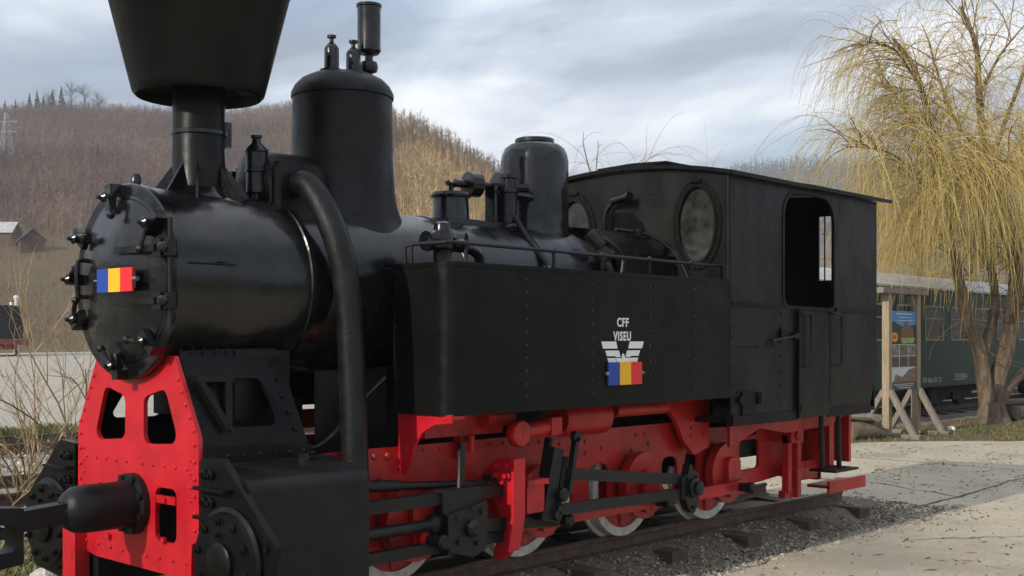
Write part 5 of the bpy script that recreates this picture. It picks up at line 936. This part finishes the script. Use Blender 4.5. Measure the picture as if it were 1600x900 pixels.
# ================================================================== log benches
def bench(label, a, b_, w=.34, zs=.42):
    a = Vector(a); b_ = Vector(b_); t = thing('log_bench', label, 'bench', (a+b_)/2, 'log benches by the carriage'); d = (b_-a).normalized(); n = Vector((-d.y, d.x, 0)); m = MB(); VV = []; N_ = 9; S = 12
    for i in range(N_):
        q = a+(b_-a)*(i/(N_-1)); k = 1 if 0 < i < N_-1 else .8
        for j in range(S):
            an = math.pi+math.pi*j/(S-1); VV.append(q+n*(math.cos(an)*w/2*k*random.uniform(.94, 1.05))+Vector((0, 0, zs+math.sin(an)*.13*k*random.uniform(.9, 1.1))))
    m.add(VV, [(i*S+j, i*S+(j+1) % S, (i+1)*S+(j+1) % S, (i+1)*S+j) for i in range(N_-1) for j in range(S)]+[tuple(range(S-1, -1, -1)), tuple((N_-1)*S+j for j in range(S))]); m.obj('seat', TIMG, t, smooth=30)
    for f in (.2, .82):
        q = a+(b_-a)*f; m = MB(); m.lathe([(.14, -.3), (.155, -.28), (.15, .28), (.135, .3)], q+Vector((0, 0, .14)), n, 14); m.obj('support_log', BARK, t)
    return t
q0 = cp((1268-800)/1850, 21.4, -.28); q1 = cp((1371-800)/1850, 19.9, -.28)
bench('split log bench on round log supports left of the poster stand', q0, q1)
bench('split log bench beside the willow trunk at the right edge', cp((1553-800)/1850, 24.9, -.28), cp((1640-800)/1850, 25.9, -.28))
# ================================================================== small things on the ground
def lump(name, label, cat, p, r, col, sq=.7):
    m = MB(); n = 10; VV = []
    for i in range(7):
        f = -math.pi/2+math.pi*i/6
        for k in range(n): a = 6.283*k/n; q = r*random.uniform(.8, 1.15); VV.append((p[0]+q*math.cos(f)*math.cos(a), p[1]+q*math.cos(f)*math.sin(a), p[2]+r*sq*.8+q*sq*math.sin(f)))
    m.add(VV, [(i*n+k, i*n+(k+1) % n, (i+1)*n+(k+1) % n, (i+1)*n+k) for i in range(6) for k in range(n)]); return tag(m.obj(name, col), label, cat)
lump('plastic_lump', 'crumpled white plastic lying on the grass near the poster stand', 'litter', cp((1486-800)/1850, 22, -.30), .085, WHITE)
lump('rock', 'pale rock on the grass below the front coupler', 'rock', cp((68-800)/1850, 8.35, -.30), .10, mat('pale_rock', (.55, .50, .46), .9, noise=.3, nscale=14, bump=.6, bscale=25), .6)
lump('rock', 'round pale stone on the siding gravel above the coupler', 'rock', cp((46-800)/1850, 11.1, -.24), .07, MAT['pale_rock'])
def grass(name, label, n, fxy, h0, h1, cols):
    x, y = fxy(n); n = len(x); z = np.full(n, -.31); a = rng.uniform(0, 6.28, n); h = rng.uniform(h0, h1, n); w = h*.07+.003; ln = rng.normal(0, .45, (n, 2))*h[:, None]
    B = np.stack([x, y, z], 1); s_ = np.stack([np.cos(a)*w, np.sin(a)*w, np.zeros(n)], 1); M2 = B+np.stack([ln[:, 0]*.35, ln[:, 1]*.35, h*.6], 1); T2 = B+np.stack([ln[:, 0], ln[:, 1], h], 1)
    V = np.stack([B-s_, B+s_, M2+s_*.7, M2-s_*.7, T2], 1).reshape(-1, 3); i = 5*np.arange(n)[:, None]; Fc = [tuple(q) for q in (i+np.array([0, 1, 2, 3]))]+[tuple(q) for q in (i+np.array([3, 2, 4]))]
    c = np.array(cols)[rng.integers(0, len(cols), n)]*rng.uniform(.7, 1.25, (n, 1)); o = tinted(name, V.tolist(), [tuple(int(k) for k in f) for f in Fc], np.repeat(c, 5, 0), MAT.get('grass_tint') or attr_mat('grass_tint', .8)); return tag(o, label, None, kind='stuff')
def region(u0, u1, d0, d1, cl=0):
    def f(n):
        u = rng.uniform(u0, u1, n); d = rng.uniform(d0, d1, n)
        if cl: k = (np.sin(u*.06+d*1.3)+np.sin(u*.023-d*2.1)+rng.normal(0, .5, n)) > cl; u, d = u[k], d[k]
        t = (u-800)/1850; return d*CA+t*d*SA, -5.65+d*SA-t*d*CA
    return f
GR = [(.085, .12, .03), (.12, .15, .045), (.20, .18, .08), (.07, .10, .03)]; DRY = [(.30, .24, .13), (.24, .19, .10), (.14, .15, .05), (.36, .29, .17)]
grass('green_grass', 'short green grass around the poster stand and benches', 9000, region(1230, 1640, 17.2, 23.0, .5), .03, .11, GR)
grass('dry_grass', 'dry grass and litter under the willow', 15000, region(1250, 1650, 16.8, 25, -.9), .015, .07, [(.24, .17, .10), (.19, .13, .075), (.15, .12, .06), (.30, .23, .14)])
grass('bank_grass', 'tufted tan and green grass below the front coupler', 16000, region(-60, 330, 7.0, 10.3, -.5), .02, .10, DRY+GR[:2])
grass('yard_edge_grass', 'green grass strip along the pale concrete yard', 12000, region(-60, 420, 20.0, 22.2, -.2), .05, .22, GR)
grass('siding_weeds', 'dry stalks standing along the siding', 500, region(-40, 330, 10.5, 15, .3), .04, .16, [(.42, .32, .18), (.34, .26, .14), (.48, .38, .22)])
n = 800; x, y = region(1000, 1640, 7.5, 19, 0)(n); x2, y2 = region(1180, 1640, 12.5, 18.5, .6)(1700); x, y = np.concatenate([x, x2]), np.concatenate([y, y2]); k = (y < 3.4)*(y > -4); x, y = x[k], y[k]; n = len(x); a = rng.uniform(0, 6.28, n); L = rng.uniform(.008, .035, n)*rng.choice([1, 1, 1, 2.2], n); w = rng.uniform(.003, .010, n)
d1 = np.stack([np.cos(a)*L, np.sin(a)*L, rng.uniform(0, .008, n)], 1); d2 = np.stack([-np.sin(a)*w, np.cos(a)*w, rng.uniform(0, .006, n)], 1); P = np.stack([x, y, np.full(n, -.214)], 1)
o = tinted('leaf_litter', np.stack([P-d1, P-d2, P+d1, P+d2], 1).reshape(-1, 3).tolist(), (4*np.arange(n)[:, None]+np.arange(4)).tolist(), np.repeat(np.array([(.16, .10, .05), (.10, .07, .045), (.24, .17, .09)])[rng.integers(0, 3, n)], 4, 0), MAT['grass_tint']); tag(o, 'small dry leaves and twigs scattered on the pavement', None, kind='stuff')
for o in list(bpy.data.objects):
    if o.name == 'tmp' or o.name.startswith('tmp.'): bpy.data.objects.remove(o)

# ================================================================== thin valley haze
hz = MB(); hz.box((-5200, -5200, -3), (5200, 5200, 290)); ho = hz.obj('haze', mat('air', (1, 1, 1)), smooth=0); hm = bpy.data.materials.new('valley_haze'); hm.use_nodes = True; ht = hm.node_tree; ht.nodes.clear()
hv = ht.nodes.new('ShaderNodeVolumePrincipled'); hv.inputs['Color'].default_value = (.80, .88, 1, 1); hv.inputs['Density'].default_value = .0005; hv.inputs['Anisotropy'].default_value = 0; hO = ht.nodes.new('ShaderNodeOutputMaterial'); ht.links.new(hv.outputs[0], hO.inputs['Volume'])
ho.data.materials.clear(); ho.data.materials.append(hm); tag(ho, 'thin bluish haze over the valley', None, kind='stuff')
